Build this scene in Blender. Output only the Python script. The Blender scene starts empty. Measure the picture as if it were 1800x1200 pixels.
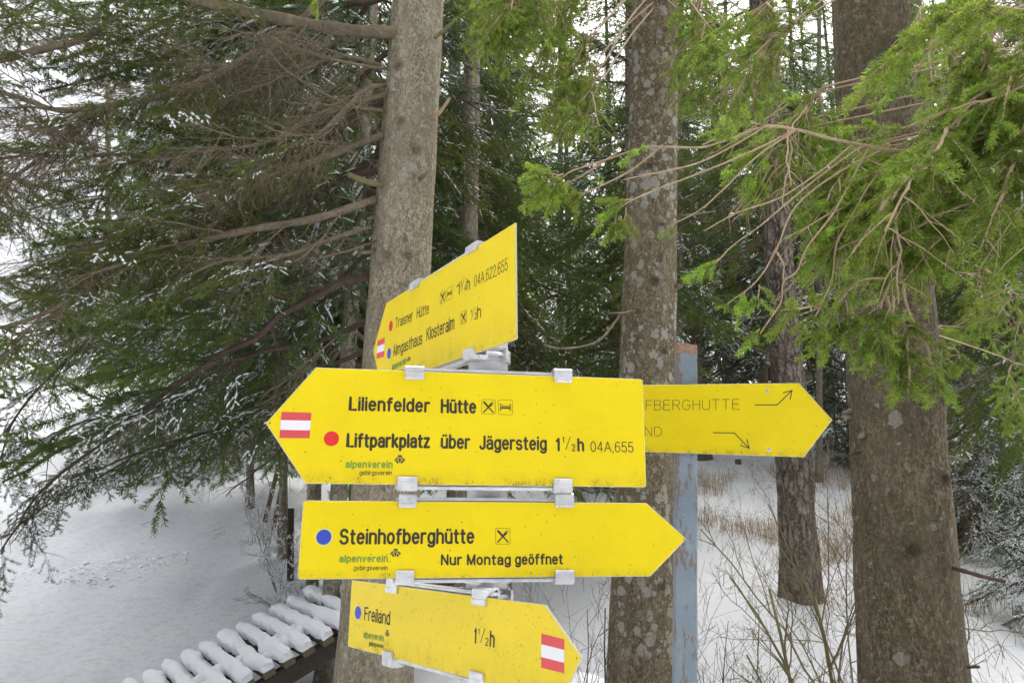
import bpy, bmesh, math, random
import numpy as np
from mathutils import Vector, Matrix

C = bpy.context.scene
COL = C.collection
R = math.radians

# ------------------------------------------------------------------ camera, sky, sun, exposure
EYE = Vector((0.0, 0.0, 1.6))
F = 1300.0                                   # focal length in pixels of the 1800 px wide photograph
PITCH = math.atan(258 / F)
cam_d = bpy.data.cameras.new('camera'); cam = bpy.data.objects.new('camera', cam_d); COL.objects.link(cam)
cam_d.sensor_width = 36.0; cam_d.lens = 36.0 * F / 1800; cam_d.clip_start = 0.05; cam_d.clip_end = 2000
cam.location = EYE; cam.rotation_euler = (math.pi / 2 + PITCH, 0, 0)
C.camera = cam

SUN_EL, SUN_AZ = R(60), R(25)
w = bpy.data.worlds.new('World'); C.world = w; w.use_nodes = True
wn, wl = w.node_tree.nodes, w.node_tree.links
bg = wn['Background']
sky = wn.new('ShaderNodeTexSky'); sky.sky_type = 'NISHITA'; sky.sun_disc = False
sky.sun_elevation = SUN_EL; sky.sun_rotation = SUN_AZ; sky.dust_density = 10.0; sky.air_density = 1.0; sky.ozone_density = 1.0
hs = wn.new('ShaderNodeHueSaturation'); hs.inputs['Saturation'].default_value = 0.33   # an overcast, nearly grey sky
wl.new(sky.outputs[0], hs.inputs['Color']); wl.new(hs.outputs[0], bg.inputs[0]); bg.inputs[1].default_value = 0.15

sd = bpy.data.lights.new('sun', 'SUN'); sun = bpy.data.objects.new('sun', sd); COL.objects.link(sun)
sd.energy = 0.9; sd.angle = R(100); sd.color = (1.0, 0.97, 0.93)
sdir = Vector((math.sin(SUN_AZ) * math.cos(SUN_EL), math.cos(SUN_AZ) * math.cos(SUN_EL), math.sin(SUN_EL)))
sun.rotation_euler = sdir.to_track_quat('Z', 'Y').to_euler()
C.view_settings.view_transform = 'Standard'; C.view_settings.look = 'None'
C.view_settings.exposure = 1.15; C.view_settings.gamma = 1.0
try:
    C.cycles.max_bounces = 7; C.cycles.diffuse_bounces = 5; C.cycles.glossy_bounces = 2; C.cycles.transmission_bounces = 2
    C.cycles.transparent_max_bounces = 4; C.cycles.caustics_reflective = False; C.cycles.caustics_refractive = False
except Exception:
    pass

CP, SP = math.cos(PITCH), math.sin(PITCH)
def at(px, py, d):
    """world point seen at pixel (px, py) of the photograph, d metres ahead"""
    a = (px - 900) / F; b = (600 - py) / F
    v = Vector((a, CP - b * SP, SP + b * CP))
    return EYE + v * (d / v.y)

# ------------------------------------------------------------------ materials
def newmat(name):
    m = bpy.data.materials.new(name); m.use_nodes = True
    nt = m.node_tree; n = nt.nodes; n.clear()
    out = n.new('ShaderNodeOutputMaterial'); p = n.new('ShaderNodeBsdfPrincipled')
    nt.links.new(p.outputs[0], out.inputs[0])
    return m, nt, p
class N:
    """small wrapper to write node graphs briefly"""
    def __init__(s, nt): s.nt = nt
    def add(s, t, **kw):
        n = s.nt.nodes.new(t)
        for k, v in kw.items(): setattr(n, k, v)
        return n
    def put(s, n, key, v):
        if isinstance(v, bpy.types.NodeSocket): s.nt.links.new(v, n.inputs[key])
        else: n.inputs[key].default_value = v
    def coord(s, which='Object'): return s.add('ShaderNodeTexCoord').outputs[which]
    def mapping(s, v, scale=(1, 1, 1), loc=(0, 0, 0)):
        m = s.add('ShaderNodeMapping'); s.put(m, 'Vector', v); m.inputs['Scale'].default_value = scale; m.inputs['Location'].default_value = loc
        return m.outputs[0]
    def noise(s, v, scale, detail=4, rough=0.55, dist=0.0):
        t = s.add('ShaderNodeTexNoise'); s.put(t, 'Vector', v); t.inputs['Scale'].default_value = scale
        t.inputs['Detail'].default_value = detail; t.inputs['Roughness'].default_value = rough; t.inputs['Distortion'].default_value = dist
        return t.outputs['Fac']
    def vor(s, v, scale, feature='F1', rnd=1.0, out='Distance'):
        t = s.add('ShaderNodeTexVoronoi', feature=feature); s.put(t, 'Vector', v); t.inputs['Scale'].default_value = scale; t.inputs['Randomness'].default_value = rnd
        return t.outputs[out]
    def ramp(s, f, stops, interp='LINEAR'):
        r = s.add('ShaderNodeValToRGB'); s.put(r, 'Fac', f); cr = r.color_ramp; cr.interpolation = interp
        while len(cr.elements) > 1: cr.elements.remove(cr.elements[-1])
        for i, (p, c) in enumerate(stops):
            e = cr.elements[0] if i == 0 else cr.elements.new(p)
            e.position = p; e.color = (c, c, c, 1) if not hasattr(c, '__len__') else (*c, 1)
        return r.outputs[0]
    def mix(s, f, a, b, blend='MIX'):
        m = s.add('ShaderNodeMix', data_type='RGBA', blend_type=blend)
        s.put(m, 0, f)
        for k, v in ((6, a), (7, b)):
            s.put(m, k, v if isinstance(v, bpy.types.NodeSocket) else (*v, 1))
        return m.outputs[2]
    def math(s, op, a, b=0.0, c=0.0):
        m = s.add('ShaderNodeMath', operation=op); s.put(m, 0, a); s.put(m, 1, b); s.put(m, 2, c)
        return m.outputs[0]
    def bump(s, h, strength, dist):
        b = s.add('ShaderNodeBump'); s.put(b, 'Height', h); b.inputs['Strength'].default_value = strength; b.inputs['Distance'].default_value = dist
        return b.outputs[0]
def plain(name, col, rough=0.6, metal=0.0, spec=0.5):
    m, nt, p = newmat(name); p.inputs['Base Color'].default_value = (*col, 1); p.inputs['Roughness'].default_value = rough; p.inputs['Metallic'].default_value = metal
    p.inputs['Specular IOR Level'].default_value = spec
    return m

def bark_mat(name, base, dark, light, lichen, scale=1.0, fissure=0.0, moss=0.0, lich_col=(0.46, 0.46, 0.41)):
    m, nt, p = newmat(name); g = N(nt)
    co = g.coord()
    warp = g.add('ShaderNodeVectorMath', operation='MULTIPLY_ADD')
    nz = g.add('ShaderNodeTexNoise'); g.put(nz, 'Vector', co); nz.inputs['Scale'].default_value = 22; nz.inputs['Detail'].default_value = 4
    g.put(warp, 0, nz.outputs['Color']); warp.inputs[1].default_value = (0.06, 0.06, 0.09); g.put(warp, 2, co)
    v = warp.outputs[0]
    st = g.mapping(v, (1, 1, 0.30 if fissure else 0.7))
    ps = 24 * scale if fissure else 42 * scale
    plates = g.vor(st, ps, 'DISTANCE_TO_EDGE')
    cell = g.vor(st, ps, 'F1', out='Color')
    fine = g.noise(g.mapping(co, (1, 1, 0.62)), 92 * scale, 8, 0.80)
    grit = g.noise(g.mapping(co, (1, 1, 0.45)), 38 * scale, 8, 0.78)
    mid = g.noise(v, 16, 6, 0.68)
    big = g.noise(co, 2.6, 4, 0.6)
    streak = g.noise(g.mapping(co, (1, 1, 0.12)), 9, 4, 0.6)
    c = g.mix(g.ramp(fine, [(0.44, 0.0), (0.56, 1.0)]), dark, light)
    c = g.mix(g.ramp(grit, [(0.46, 0.0), (0.58, 0.70)]), c, tuple(x * 0.55 for x in dark))
    c = g.mix(g.ramp(mid, [(0.40, 0.0), (0.66, 0.35)]), c, base)
    c = g.mix(g.ramp(streak, [(0.42, 0.0), (0.7, 0.4)]), c, light)
    sep = g.add('ShaderNodeSeparateColor'); g.put(sep, 0, cell)
    c = g.mix(g.math('MULTIPLY', sep.outputs[0], 0.30), c, dark)
    crack = g.ramp(plates, [(0.0, 1.0), (0.05 + 0.1 * fissure, 0.0)])
    patchy = g.ramp(g.noise(co, 5.5, 3, 0.6), [(0.42, 0.15), (0.62, 1.0)])
    c = g.mix(g.math('MULTIPLY', g.math('MULTIPLY', crack, patchy), 0.34 + 0.4 * fissure), c, tuple(x * 0.4 for x in dark))
    c = g.mix(g.ramp(big, [(0.42, 0.0), (0.66, 0.55)]), c, tuple(x * 0.62 for x in base))
    if moss:
        mo = g.ramp(g.noise(co, 4.5, 5, 0.65), [(0.50, 0.0), (0.64, moss)])
        c = g.mix(g.math('MULTIPLY', mo, g.ramp(grit, [(0.35, 0.3), (0.6, 1.0)])), c, (0.125, 0.125, 0.055))
    # pale crusts of lichen in uneven groups: a few broad, many specks
    lv = g.add('ShaderNodeVectorMath', operation='MULTIPLY_ADD'); nz2 = g.add('ShaderNodeTexNoise'); g.put(nz2, 'Vector', co); nz2.inputs['Scale'].default_value = 48; nz2.inputs['Detail'].default_value = 5
    g.put(lv, 0, nz2.outputs['Color']); lv.inputs[1].default_value = (0.034, 0.034, 0.034); g.put(lv, 2, co)
    def spots(sc, r, keep, thr, stretch=0.8):
        mp = g.mapping(lv.outputs[0], (1, 1, stretch))
        d = g.vor(mp, sc); col = g.vor(mp, sc, out='Color'); s2 = g.add('ShaderNodeSeparateColor'); g.put(s2, 0, col)
        on = g.math('LESS_THAN', s2.outputs[1], keep)
        rr = g.math('MULTIPLY', s2.outputs[2], r)
        near = g.ramp(g.math('SUBTRACT', rr, d), [(0.0, 0.0), (0.06, 1.0)])
        zone = g.ramp(g.noise(co, 2.6, 3, 0.6), [(thr, 0.0), (thr + 0.10, 1.0)])
        return g.math('MULTIPLY', g.math('MULTIPLY', on, near), zone)
    s1 = spots(21 * scale, 0.70, lichen, 0.38); s2_ = spots(80, 0.55, min(1, lichen * 0.45 + .05), 0.40, .9); s3 = spots(36, 0.6, lichen * 0.5 + .03, 0.44)
    sp = g.math('MAXIMUM', g.math('MAXIMUM', s1, s2_), s3)
    sp = g.math('MULTIPLY', sp, g.ramp(g.noise(co, 150, 5, 0.75), [(0.34, 0.25), (0.60, 0.95)]))
    c = g.mix(sp, c, lich_col)
    kn = g.ramp(g.math('ADD', g.add('ShaderNodeAttribute', attribute_name='tint').outputs['Fac'], g.math('MULTIPLY_ADD', grit, 0.9, -0.45)), [(0.20, 0.0), (0.75, 0.75)])            # knots and old branch collars
    c = g.mix(g.math('MULTIPLY', kn, g.ramp(grit, [(0.3, 1.0), (0.7, 0.6)])), c, tuple(x * 0.45 for x in dark))
    g.put(p, 'Base Color', c); p.inputs['Roughness'].default_value = 0.9; p.inputs['Specular IOR Level'].default_value = 0.15
    h = g.math('ADD', g.math('MULTIPLY', fine, 0.35), g.math('MULTIPLY', g.ramp(plates, [(0.0, 0.0), (0.14, 1.0)]), 0.3 + fissure))
    h = g.math('ADD', h, g.math('MULTIPLY', mid, 0.8)); h = g.math('ADD', h, g.math('MULTIPLY', grit, 0.7))
    h = g.math('ADD', h, g.math('MULTIPLY', sp, 0.25))
    g.put(p, 'Normal', g.bump(h, 1.0, 0.012 + 0.014 * fissure))
    return m

BARK_PALE = bark_mat('bark_pale', (0.40, 0.34, 0.24), (0.175, 0.142, 0.092), (0.66, 0.585, 0.44), 0.14, 1.0)
BARK_LICHEN = bark_mat('bark_lichen', (0.215, 0.175, 0.11), (0.095, 0.075, 0.042), (0.41, 0.345, 0.235), 0.8, 1.0, moss=0.6, lich_col=(0.48, 0.47, 0.42))
BARK_BROWN = bark_mat('bark_brown', (0.15, 0.122, 0.08), (0.065, 0.051, 0.031), (0.32, 0.265, 0.18), 0.07, 1.0, moss=0.25, lich_col=(0.36, 0.35, 0.30))
BARK_FLAKY = bark_mat('bark_flaky', (0.29, 0.24, 0.18), (0.115, 0.09, 0.063), (0.48, 0.42, 0.34), 0.15, 0.75, fissure=1.0)
BARK_GREY = bark_mat('bark_grey', (0.32, 0.275, 0.205), (0.14, 0.115, 0.08), (0.54, 0.48, 0.385), 0.3, 0.8)

def twig_mat(name, a, b):
    m, nt, p = newmat(name); g = N(nt)
    n1 = g.noise(g.coord(), 38, 5, 0.7)
    n2 = g.noise(g.coord(), 5, 2, 0.5)
    c = g.mix(g.ramp(n1, [(0.3, 0.0), (0.7, 1.0)]), a, b)
    c = g.mix(g.ramp(n2, [(0.45, 0.0), (0.7, 0.5)]), c, tuple(x * 0.6 for x in a))
    g.put(p, 'Base Color', c); p.inputs['Roughness'].default_value = 0.85; p.inputs['Specular IOR Level'].default_value = 0.2
    g.put(p, 'Normal', g.bump(n1, 0.6, 0.004))
    return m
TWIG = twig_mat('twig_brown', (0.135, 0.108, 0.074), (0.285, 0.235, 0.165))
TWIG_TAN = twig_mat('twig_tan', (0.33, 0.235, 0.145), (0.50, 0.385, 0.26))
TWIG_DARK = twig_mat('twig_dark', (0.055, 0.040, 0.032), (0.125, 0.09, 0.07))
TWIG_MOSS = twig_mat('twig_mossy', (0.13, 0.125, 0.05), (0.235, 0.205, 0.10))

def needle_mat(name, old, young, trans=0.3):
    m, nt, p = newmat(name); g = N(nt)
    a = g.add('ShaderNodeAttribute', attribute_name='tint').outputs['Fac']
    oi = g.add('ShaderNodeObjectInfo').outputs['Random']
    c = g.mix(a, old, young)
    hsv = g.add('ShaderNodeHueSaturation'); g.put(hsv, 'Color', c)
    g.put(hsv, 'Value', g.math('MULTIPLY_ADD', oi, 0.5, 0.75)); g.put(hsv, 'Hue', g.math('MULTIPLY_ADD', oi, 0.03, 0.487))
    g.put(p, 'Base Color', hsv.outputs[0]); p.inputs['Roughness'].default_value = 0.5; p.inputs['Specular IOR Level'].default_value = 0.3
    t = g.add('ShaderNodeBsdfTranslucent'); g.put(t, 'Color', hsv.outputs[0])
    ms = g.add('ShaderNodeMixShader'); ms.inputs[0].default_value = trans
    nt.links.new(p.outputs[0], ms.inputs[1]); nt.links.new(t.outputs[0], ms.inputs[2])
    nt.links.new(ms.outputs[0], [n for n in nt.nodes if n.type == 'OUTPUT_MATERIAL'][0].inputs[0])
    return m
NEEDLE_NEAR = needle_mat('needles_fresh', (0.080, 0.128, 0.020), (0.295, 0.42, 0.05), 0.45)
NEEDLE_MID = needle_mat('needles_olive', (0.105, 0.152, 0.026), (0.22, 0.29, 0.045), 0.5)
NEEDLE_DARK = needle_mat('needles_dark', (0.085, 0.135, 0.034), (0.18, 0.25, 0.05), 0.5)
NEEDLE_COLD = needle_mat('needles_bluish', (0.075, 0.118, 0.055), (0.145, 0.20, 0.08), 0.45)

def snow_mat(name, col, packed=None):
    m, nt, p = newmat(name); g = N(nt); co = g.coord()
    big = g.noise(co, 0.7, 5, 0.6); fine = g.noise(co, 22, 6, 0.7); grain = g.noise(co, 160, 3, 0.7)
    c = g.mix(g.ramp(big, [(0.35, 0.0), (0.7, 1.0)]), col, tuple(x * 0.94 for x in col))
    if packed:
        # packed by wheels and skis along the track; crumb shading painted as darker spots
        a = g.add('ShaderNodeAttribute', attribute_name='tint').outputs['Fac']
        sm = g.noise(g.mapping(co, (1.0, 0.22, 1)), 2.2, 7, 0.68)
        k = g.math('MULTIPLY', a, g.ramp(sm, [(0.40, 0.1), (0.60, 1.0)]))
        c = g.mix(k, c, packed)
        crumb_shade = g.ramp(g.noise(co, 11, 6, 0.75), [(0.50, 0.0), (0.60, 1.0)])
        c = g.mix(g.math('MULTIPLY', g.math('MULTIPLY', crumb_shade, a), 0.45), c, tuple(x * 0.72 for x in packed))
        deb = g.math('GREATER_THAN', g.noise(co, 30, 3, 0.6), 0.715)
        c = g.mix(g.math('MULTIPLY', deb, 0.6), c, (0.20, 0.165, 0.12))
    g.put(p, 'Base Color', c); p.inputs['Roughness'].default_value = 0.7; p.inputs['Specular IOR Level'].default_value = 0.25
    h = g.math('ADD', g.math('MULTIPLY', fine, 1.0), g.math('MULTIPLY', grain, 0.25))
    g.put(p, 'Normal', g.bump(h, 0.8, 0.06 if packed else 0.012))
    return m
SNOW = snow_mat('snow_soft', (0.88, 0.90, 0.93))
SNOW_GROUND = snow_mat('snow_ground', (0.89, 0.91, 0.94), (0.81, 0.845, 0.90))

def sign_mat(name, dirt, fade):
    m, nt, p = newmat(name); g = N(nt); co = g.coord(); gen = g.coord('Generated')
    sx = g.add('ShaderNodeSeparateXYZ'); g.put(sx, 0, gen)
    yv = sx.outputs[1]
    base = (0.85 - 0.02 * fade, 0.655 - 0.025 * fade, 0.004 + 0.02 * fade)
    c = g.mix(g.ramp(g.noise(co, 9, 4, 0.6), [(0.35, 0.0), (0.75, 1.0)]), base, tuple(x * 0.93 for x in base))
    n1 = g.noise(g.mapping(co, (1, 0.45, 1)), 300, 4, 0.78); n2 = g.noise(co, 26, 4, 0.65)
    low = g.ramp(yv, [(0.0, 1.0), (0.05, 0.8), (0.13 + 0.25 * dirt, 0.0)])
    top = g.ramp(yv, [(0.72, 0.0), (1.0, 0.55 * min(1, dirt))])
    zone = g.math('MAXIMUM', low, g.math('MAXIMUM', top, 0.10 + 0.75 * dirt))
    zone = g.math('MULTIPLY', zone, g.ramp(n2, [(0.32, 0.1), (0.62, 1.0)]))
    thr = g.math('SUBTRACT', 0.78, g.math('MULTIPLY', zone, 0.31))
    sm = g.math('GREATER_THAN', n1, thr)
    c = g.mix(g.math('MULTIPLY', sm, 0.62), c, (0.10, 0.085, 0.02))
    film = g.math('MULTIPLY', g.math('MULTIPLY', low, g.ramp(n2, [(0.3, 0.0), (0.7, 1.0)])), 0.30)
    c = g.mix(film, c, (0.22, 0.17, 0.03))
    run = g.ramp(g.noise(g.mapping(co, (1, 0.08, 1)), 60, 4, 0.7), [(0.55, 0.0), (0.75, 1.0)])
    c = g.mix(g.math('MULTIPLY', g.math('MULTIPLY', run, g.ramp(n2, [(0.4, 0.0), (0.7, 1.0)])), 0.10 + 0.14 * dirt), c, (0.35, 0.27, 0.04))
    scr = g.vor(g.mapping(co, (1, 0.25, 1)), 30, 'DISTANCE_TO_EDGE')
    c = g.mix(g.math('MULTIPLY', g.math('LESS_THAN', scr, 0.006), g.ramp(g.noise(co, 18, 2, 0.5), [(0.58, 0.0), (0.66, 0.25)])), c, (0.55, 0.45, 0.12))
    spots = g.math('GREATER_THAN', g.noise(co, 150, 1, 0.4), 0.755)
    c = g.mix(g.math('MULTIPLY', spots, 0.6), c, (0.16, 0.12, 0.02))
    g.put(p, 'Base Color', c); g.put(p, 'Roughness', g.math('MULTIPLY_ADD', n2, 0.25, 0.28)); p.inputs['Specular IOR Level'].default_value = 0.28
    g.put(p, 'Normal', g.bump(g.noise(co, 6, 3, 0.5), 0.3, 0.012))
    return m
YELLOW = sign_mat('yellow_enamel', 0.05, 0.0)
YELLOW_WORN = sign_mat('yellow_enamel_worn', 0.75, 1.0)
YELLOW_AGED = sign_mat('yellow_enamel_aged', 0.45, 0.5)
SIGN_EDGE = plain('sign_edge', (0.55, 0.50, 0.30), 0.5)
SIGN_BACK = plain('sign_back', (0.42, 0.43, 0.44), 0.5, 0.6)
INK = {'black': plain('ink_black', (0.030, 0.024, 0.012), 0.6), 'green': plain('ink_green', (0.17, 0.30, 0.035), 0.6),
       'red': plain('ink_red', (0.72, 0.022, 0.018), 0.5), 'blue': plain('ink_blue', (0.028, 0.07, 0.44), 0.5),
       'flag_red': plain('flag_red', (0.68, 0.075, 0.08), 0.5), 'white': plain('flag_white', (0.80, 0.80, 0.82), 0.5),
       'grey': plain('ink_grey', (0.30, 0.27, 0.17), 0.6)}
def alu_mat():
    m, nt, p = newmat('aluminium'); g = N(nt); co = g.coord()
    n1 = g.noise(co, 240, 4, 0.7); n2 = g.noise(co, 30, 3, 0.6)
    c = g.mix(g.ramp(n2, [(0.35, 0.0), (0.7, 1.0)]), (0.74, 0.74, 0.75), (0.52, 0.52, 0.52))
    c = g.mix(g.math('MULTIPLY', g.math('GREATER_THAN', n1, 0.64), 0.55), c, (0.20, 0.19, 0.17))
    g.put(p, 'Base Color', c); p.inputs['Metallic'].default_value = 0.35; p.inputs['Roughness'].default_value = 0.42
    return m
ALU = alu_mat()
def blue_paint():
    m, nt, p = newmat('blue_paint'); g = N(nt); co = g.coord()
    n1 = g.noise(g.mapping(co, (1, 1, 0.28)), 55, 6, 0.72); n2 = g.noise(co, 11, 4, 0.6)
    side = g.noise(g.mapping(co, (1, 1, 0.05)), 22, 3, 0.6)
    c = g.mix(g.ramp(n2, [(0.35, 0.0), (0.7, 1.0)]), (0.19, 0.245, 0.29), (0.255, 0.31, 0.345))
    chip = g.ramp(g.math('ADD', n1, g.math('MULTIPLY', side, 0.25)), [(0.665, 0.0), (0.685, 1.0)])
    c = g.mix(g.math('MULTIPLY', chip, 0.85), c, (0.20, 0.13, 0.085))
    sc = g.math('GREATER_THAN', g.noise(g.mapping(co, (1, 1, 0.7)), 130, 3, 0.6), 0.655)
    c = g.mix(g.math('MULTIPLY', sc, 0.5), c, (0.40, 0.36, 0.28))
    # the bare rusty rim at the top end of the tube
    sz = g.add('ShaderNodeSeparateXYZ'); g.put(sz, 0, co)
    rim = g.math('GREATER_THAN', g.math('ADD', sz.outputs[2], g.math('MULTIPLY', g.noise(co, 30, 4, 0.7), 0.035)), BLUE_TOP)
    c = g.mix(rim, c, g.mix(g.ramp(g.noise(co, 90, 4, 0.7), [(0.35, 0.0), (0.65, 1.0)]), (0.27, 0.125, 0.07), (0.40, 0.25, 0.175)))
    g.put(p, 'Base Color', c); p.inputs['Roughness'].default_value = 0.5
    g.put(p, 'Normal', g.bump(g.math('SUBTRACT', 0, chip), 0.5, 0.002))
    return m
GALV = plain('galvanised', (0.62, 0.63, 0.64), 0.45, 0.3)
def wood_mat(name, a, b):
    m, nt, p = newmat(name); g = N(nt); co = g.coord()
    n1 = g.noise(g.mapping(co, (1, 14, 14)), 9, 5, 0.65)
    c = g.mix(g.ramp(n1, [(0.3, 0.0), (0.7, 1.0)]), a, b)
    g.put(p, 'Base Color', c); p.inputs['Roughness'].default_value = 0.85; g.put(p, 'Normal', g.bump(n1, 0.5, 0.004))
    return m
WOOD = wood_mat('weathered_wood', (0.085, 0.065, 0.038), (0.19, 0.15, 0.095))
WOOD_DARK = wood_mat('dark_wood', (0.03, 0.025, 0.018), (0.07, 0.056, 0.038))  # darker tone of the same grain, for rails and one post
WOOD_BROWN = wood_mat('brown_planks', (0.10, 0.075, 0.055), (0.20, 0.155, 0.12))
BARK_FAR = twig_mat('bark_far', (0.13, 0.108, 0.085), (0.24, 0.205, 0.165))
GRASS = twig_mat('dry_grass', (0.34, 0.23, 0.12), (0.52, 0.39, 0.23))
ROCK = plain('rock', (0.10, 0.095, 0.085), 0.9)

# ------------------------------------------------------------------ mesh helpers
class Acc:
    """collects triangles with a material slot and a per-vertex tint; builds ONE mesh"""
    def __init__(s): s.V = []; s.Fc = []; s.M = []; s.T = []; s.n = 0
    def add(s, v, f, mat=0, tint=0.0):
        v = np.asarray(v, dtype=np.float32).reshape(-1, 3); f = np.asarray(f, dtype=np.int32).reshape(-1, 3)
        if not len(f): return
        s.V.append(v); s.Fc.append(f + s.n); s.M.append(np.full(len(f), mat, np.int32) if np.isscalar(mat) else np.asarray(mat, np.int32))
        s.T.append(np.full(len(v), tint, np.float32) if np.isscalar(tint) else np.asarray(tint, np.float32)); s.n += len(v)
    def arrays(s): return np.concatenate(s.V), np.concatenate(s.Fc), np.concatenate(s.M), np.concatenate(s.T)
    def merge(s, arr, Mx):
        V, Fc, M, T = arr; A = np.array(Mx, dtype=np.float32)
        s.V.append(V @ A[:3, :3].T + A[:3, 3]); s.Fc.append(Fc + s.n); s.M.append(M); s.T.append(T); s.n += len(V)
    def mesh(s, name, mats, smooth=False):
        V, Fc, M, T = s.arrays(); return arrays_mesh(name, (V, Fc, M, T), mats, smooth)
def arrays_mesh(name, arr, mats, smooth=False):
    V, Fc, M, T = arr
    me = bpy.data.meshes.new(name)
    me.vertices.add(len(V)); me.vertices.foreach_set('co', np.ascontiguousarray(V, np.float32).ravel())
    me.loops.add(len(Fc) * 3); me.loops.foreach_set('vertex_index', np.ascontiguousarray(Fc, np.int32).ravel())
    me.polygons.add(len(Fc)); me.polygons.foreach_set('loop_start', np.arange(0, len(Fc) * 3, 3, dtype=np.int32))
    me.polygons.foreach_set('loop_total', np.full(len(Fc), 3, np.int32))
    me.polygons.foreach_set('material_index', np.ascontiguousarray(M, np.int32))
    me.polygons.foreach_set('use_smooth', np.full(len(Fc), bool(smooth)))
    at_ = me.attributes.new('tint', 'FLOAT', 'POINT'); at_.data.foreach_set('value', np.ascontiguousarray(T, np.float32))
    for m in mats: me.materials.append(m)
    me.update(calc_edges=True)
    return me
def unit(a): return a / np.maximum(np.linalg.norm(a, axis=-1, keepdims=True), 1e-9)
def tube(acc, pts, rad, sides=5, mat=0, tint=0.0, cap=True):
    P = np.asarray(pts, dtype=np.float64); n = len(P)
    rad = np.broadcast_to(np.asarray(rad, dtype=np.float64), (n,))
    T = unit(np.gradient(P, axis=0))
    ref = np.array([0.0, 0, 1.0]) if abs(T[0][2]) < 0.9 else np.array([1.0, 0, 0])
    A = unit(np.cross(T, ref)); B = np.cross(T, A)
    ang = np.arange(sides) * 2 * math.pi / sides
    ring = A[:, None, :] * np.cos(ang)[None, :, None] + B[:, None, :] * np.sin(ang)[None, :, None]
    V = (P[:, None, :] + ring * rad[:, None, None]).reshape(-1, 3)
    i = np.arange(n - 1)[:, None] * sides; j = np.arange(sides)[None, :]; k = (j + 1) % sides
    a, b, c, d = i + j, i + k, i + sides + k, i + sides + j
    Fc = np.concatenate([np.stack([a, b, c], -1).reshape(-1, 3), np.stack([a, c, d], -1).reshape(-1, 3)])
    if cap:
        V = np.vstack([V, P[0], P[-1]]); m = n * sides
        Fc = np.vstack([Fc, np.stack([np.full(sides, m), (np.arange(sides) + 1) % sides, np.arange(sides)], -1),
                        np.stack([np.full(sides, m + 1), (n - 1) * sides + np.arange(sides), (n - 1) * sides + (np.arange(sides) + 1) % sides], -1)])
    acc.add(V, Fc, mat, tint)
def smooth_path(pts, sub=6):
    """Catmull-Rom through the points"""
    P = np.array([list(p) for p in pts], dtype=np.float64)
    Q = np.vstack([2 * P[0] - P[1], P, 2 * P[-1] - P[-2]]); out = []
    for i in range(1, len(Q) - 2):
        for t in np.linspace(0, 1, sub, endpoint=False):
            p0, p1, p2, p3 = Q[i - 1], Q[i], Q[i + 1], Q[i + 2]
            out.append(0.5 * (2 * p1 + (p2 - p0) * t + (2 * p0 - 5 * p1 + 4 * p2 - p3) * t * t + (3 * p1 - p0 - 3 * p2 + p3) * t ** 3))
    out.append(P[-1]); return np.array(out)
def needles(acc, p0, p1, dens, nl, nw, rng, mat=1, tint=None, lift=0.25):
    """needles all round the shoots given as segments p0-p1"""
    p0 = np.asarray(p0); p1 = np.asarray(p1)
    if not len(p0): return
    L = np.linalg.norm(p1 - p0, axis=1); cnt = rng.poisson(L * dens); idx = np.repeat(np.arange(len(L)), cnt)
    n = len(idx)
    if n == 0: return
    t = rng.random(n)[:, None]; P = p0[idx] * (1 - t) + p1[idx] * t; T = unit(p1 - p0)[idx]
    ref = rng.normal(size=(n, 3)); ref[:, 2] += lift
    Rr = unit(ref - T * np.sum(ref * T, axis=1, keepdims=True))
    th = np.radians(rng.uniform(38, 68, n))[:, None]
    D = T * np.cos(th) + Rr * np.sin(th)
    W = unit(np.cross(D, rng.normal(size=(n, 3)))) * (nw * 0.5)
    ln = (nl * rng.uniform(0.7, 1.1, n))[:, None]
    mid = P + D * ln * 0.55
    V = np.stack([P - W * 0.6, P + W * 0.6, mid + W, mid - W, P + D * ln], 1).reshape(-1, 3)
    b = np.arange(n)[:, None] * 5
    Fc = np.concatenate([b + np.array([0, 1, 2]), b + np.array([0, 2, 3]), b + np.array([3, 2, 4])], 1).reshape(-1, 3)
    tn = np.zeros(n) if tint is None else np.asarray(tint)[idx] + rng.normal(0, 0.12, n)
    acc.add(V, Fc, mat, np.repeat(np.clip(tn, 0, 1), 5))
def snow_lumps(acc, P, T, ln, wd, ht, mat=2):
    """little elongated lumps of snow lying on the twigs"""
    n = len(P)
    if not n: return
    S = unit(np.cross(T, np.array([0, 0, 1.0]))) * wd[:, None]; X = unit(T) * ln[:, None]; Z = np.zeros((n, 3)); Z[:, 2] = ht
    V = np.stack([P - X, P + X, P - S - Z * 0.15, P + S - Z * 0.15, P - X * 0.5 + Z * 0.8, P + X * 0.45 + Z, P - Z * 0.3], 1).reshape(-1, 3)
    f = np.array([[0, 2, 4], [2, 5, 4], [2, 1, 5], [1, 3, 5], [3, 4, 5], [3, 0, 4], [0, 6, 2], [2, 6, 1], [1, 6, 3], [3, 6, 0]])
    acc.add(V, (np.arange(n)[:, None, None] * 7 + f).reshape(-1, 3), mat, 0.0)

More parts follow.
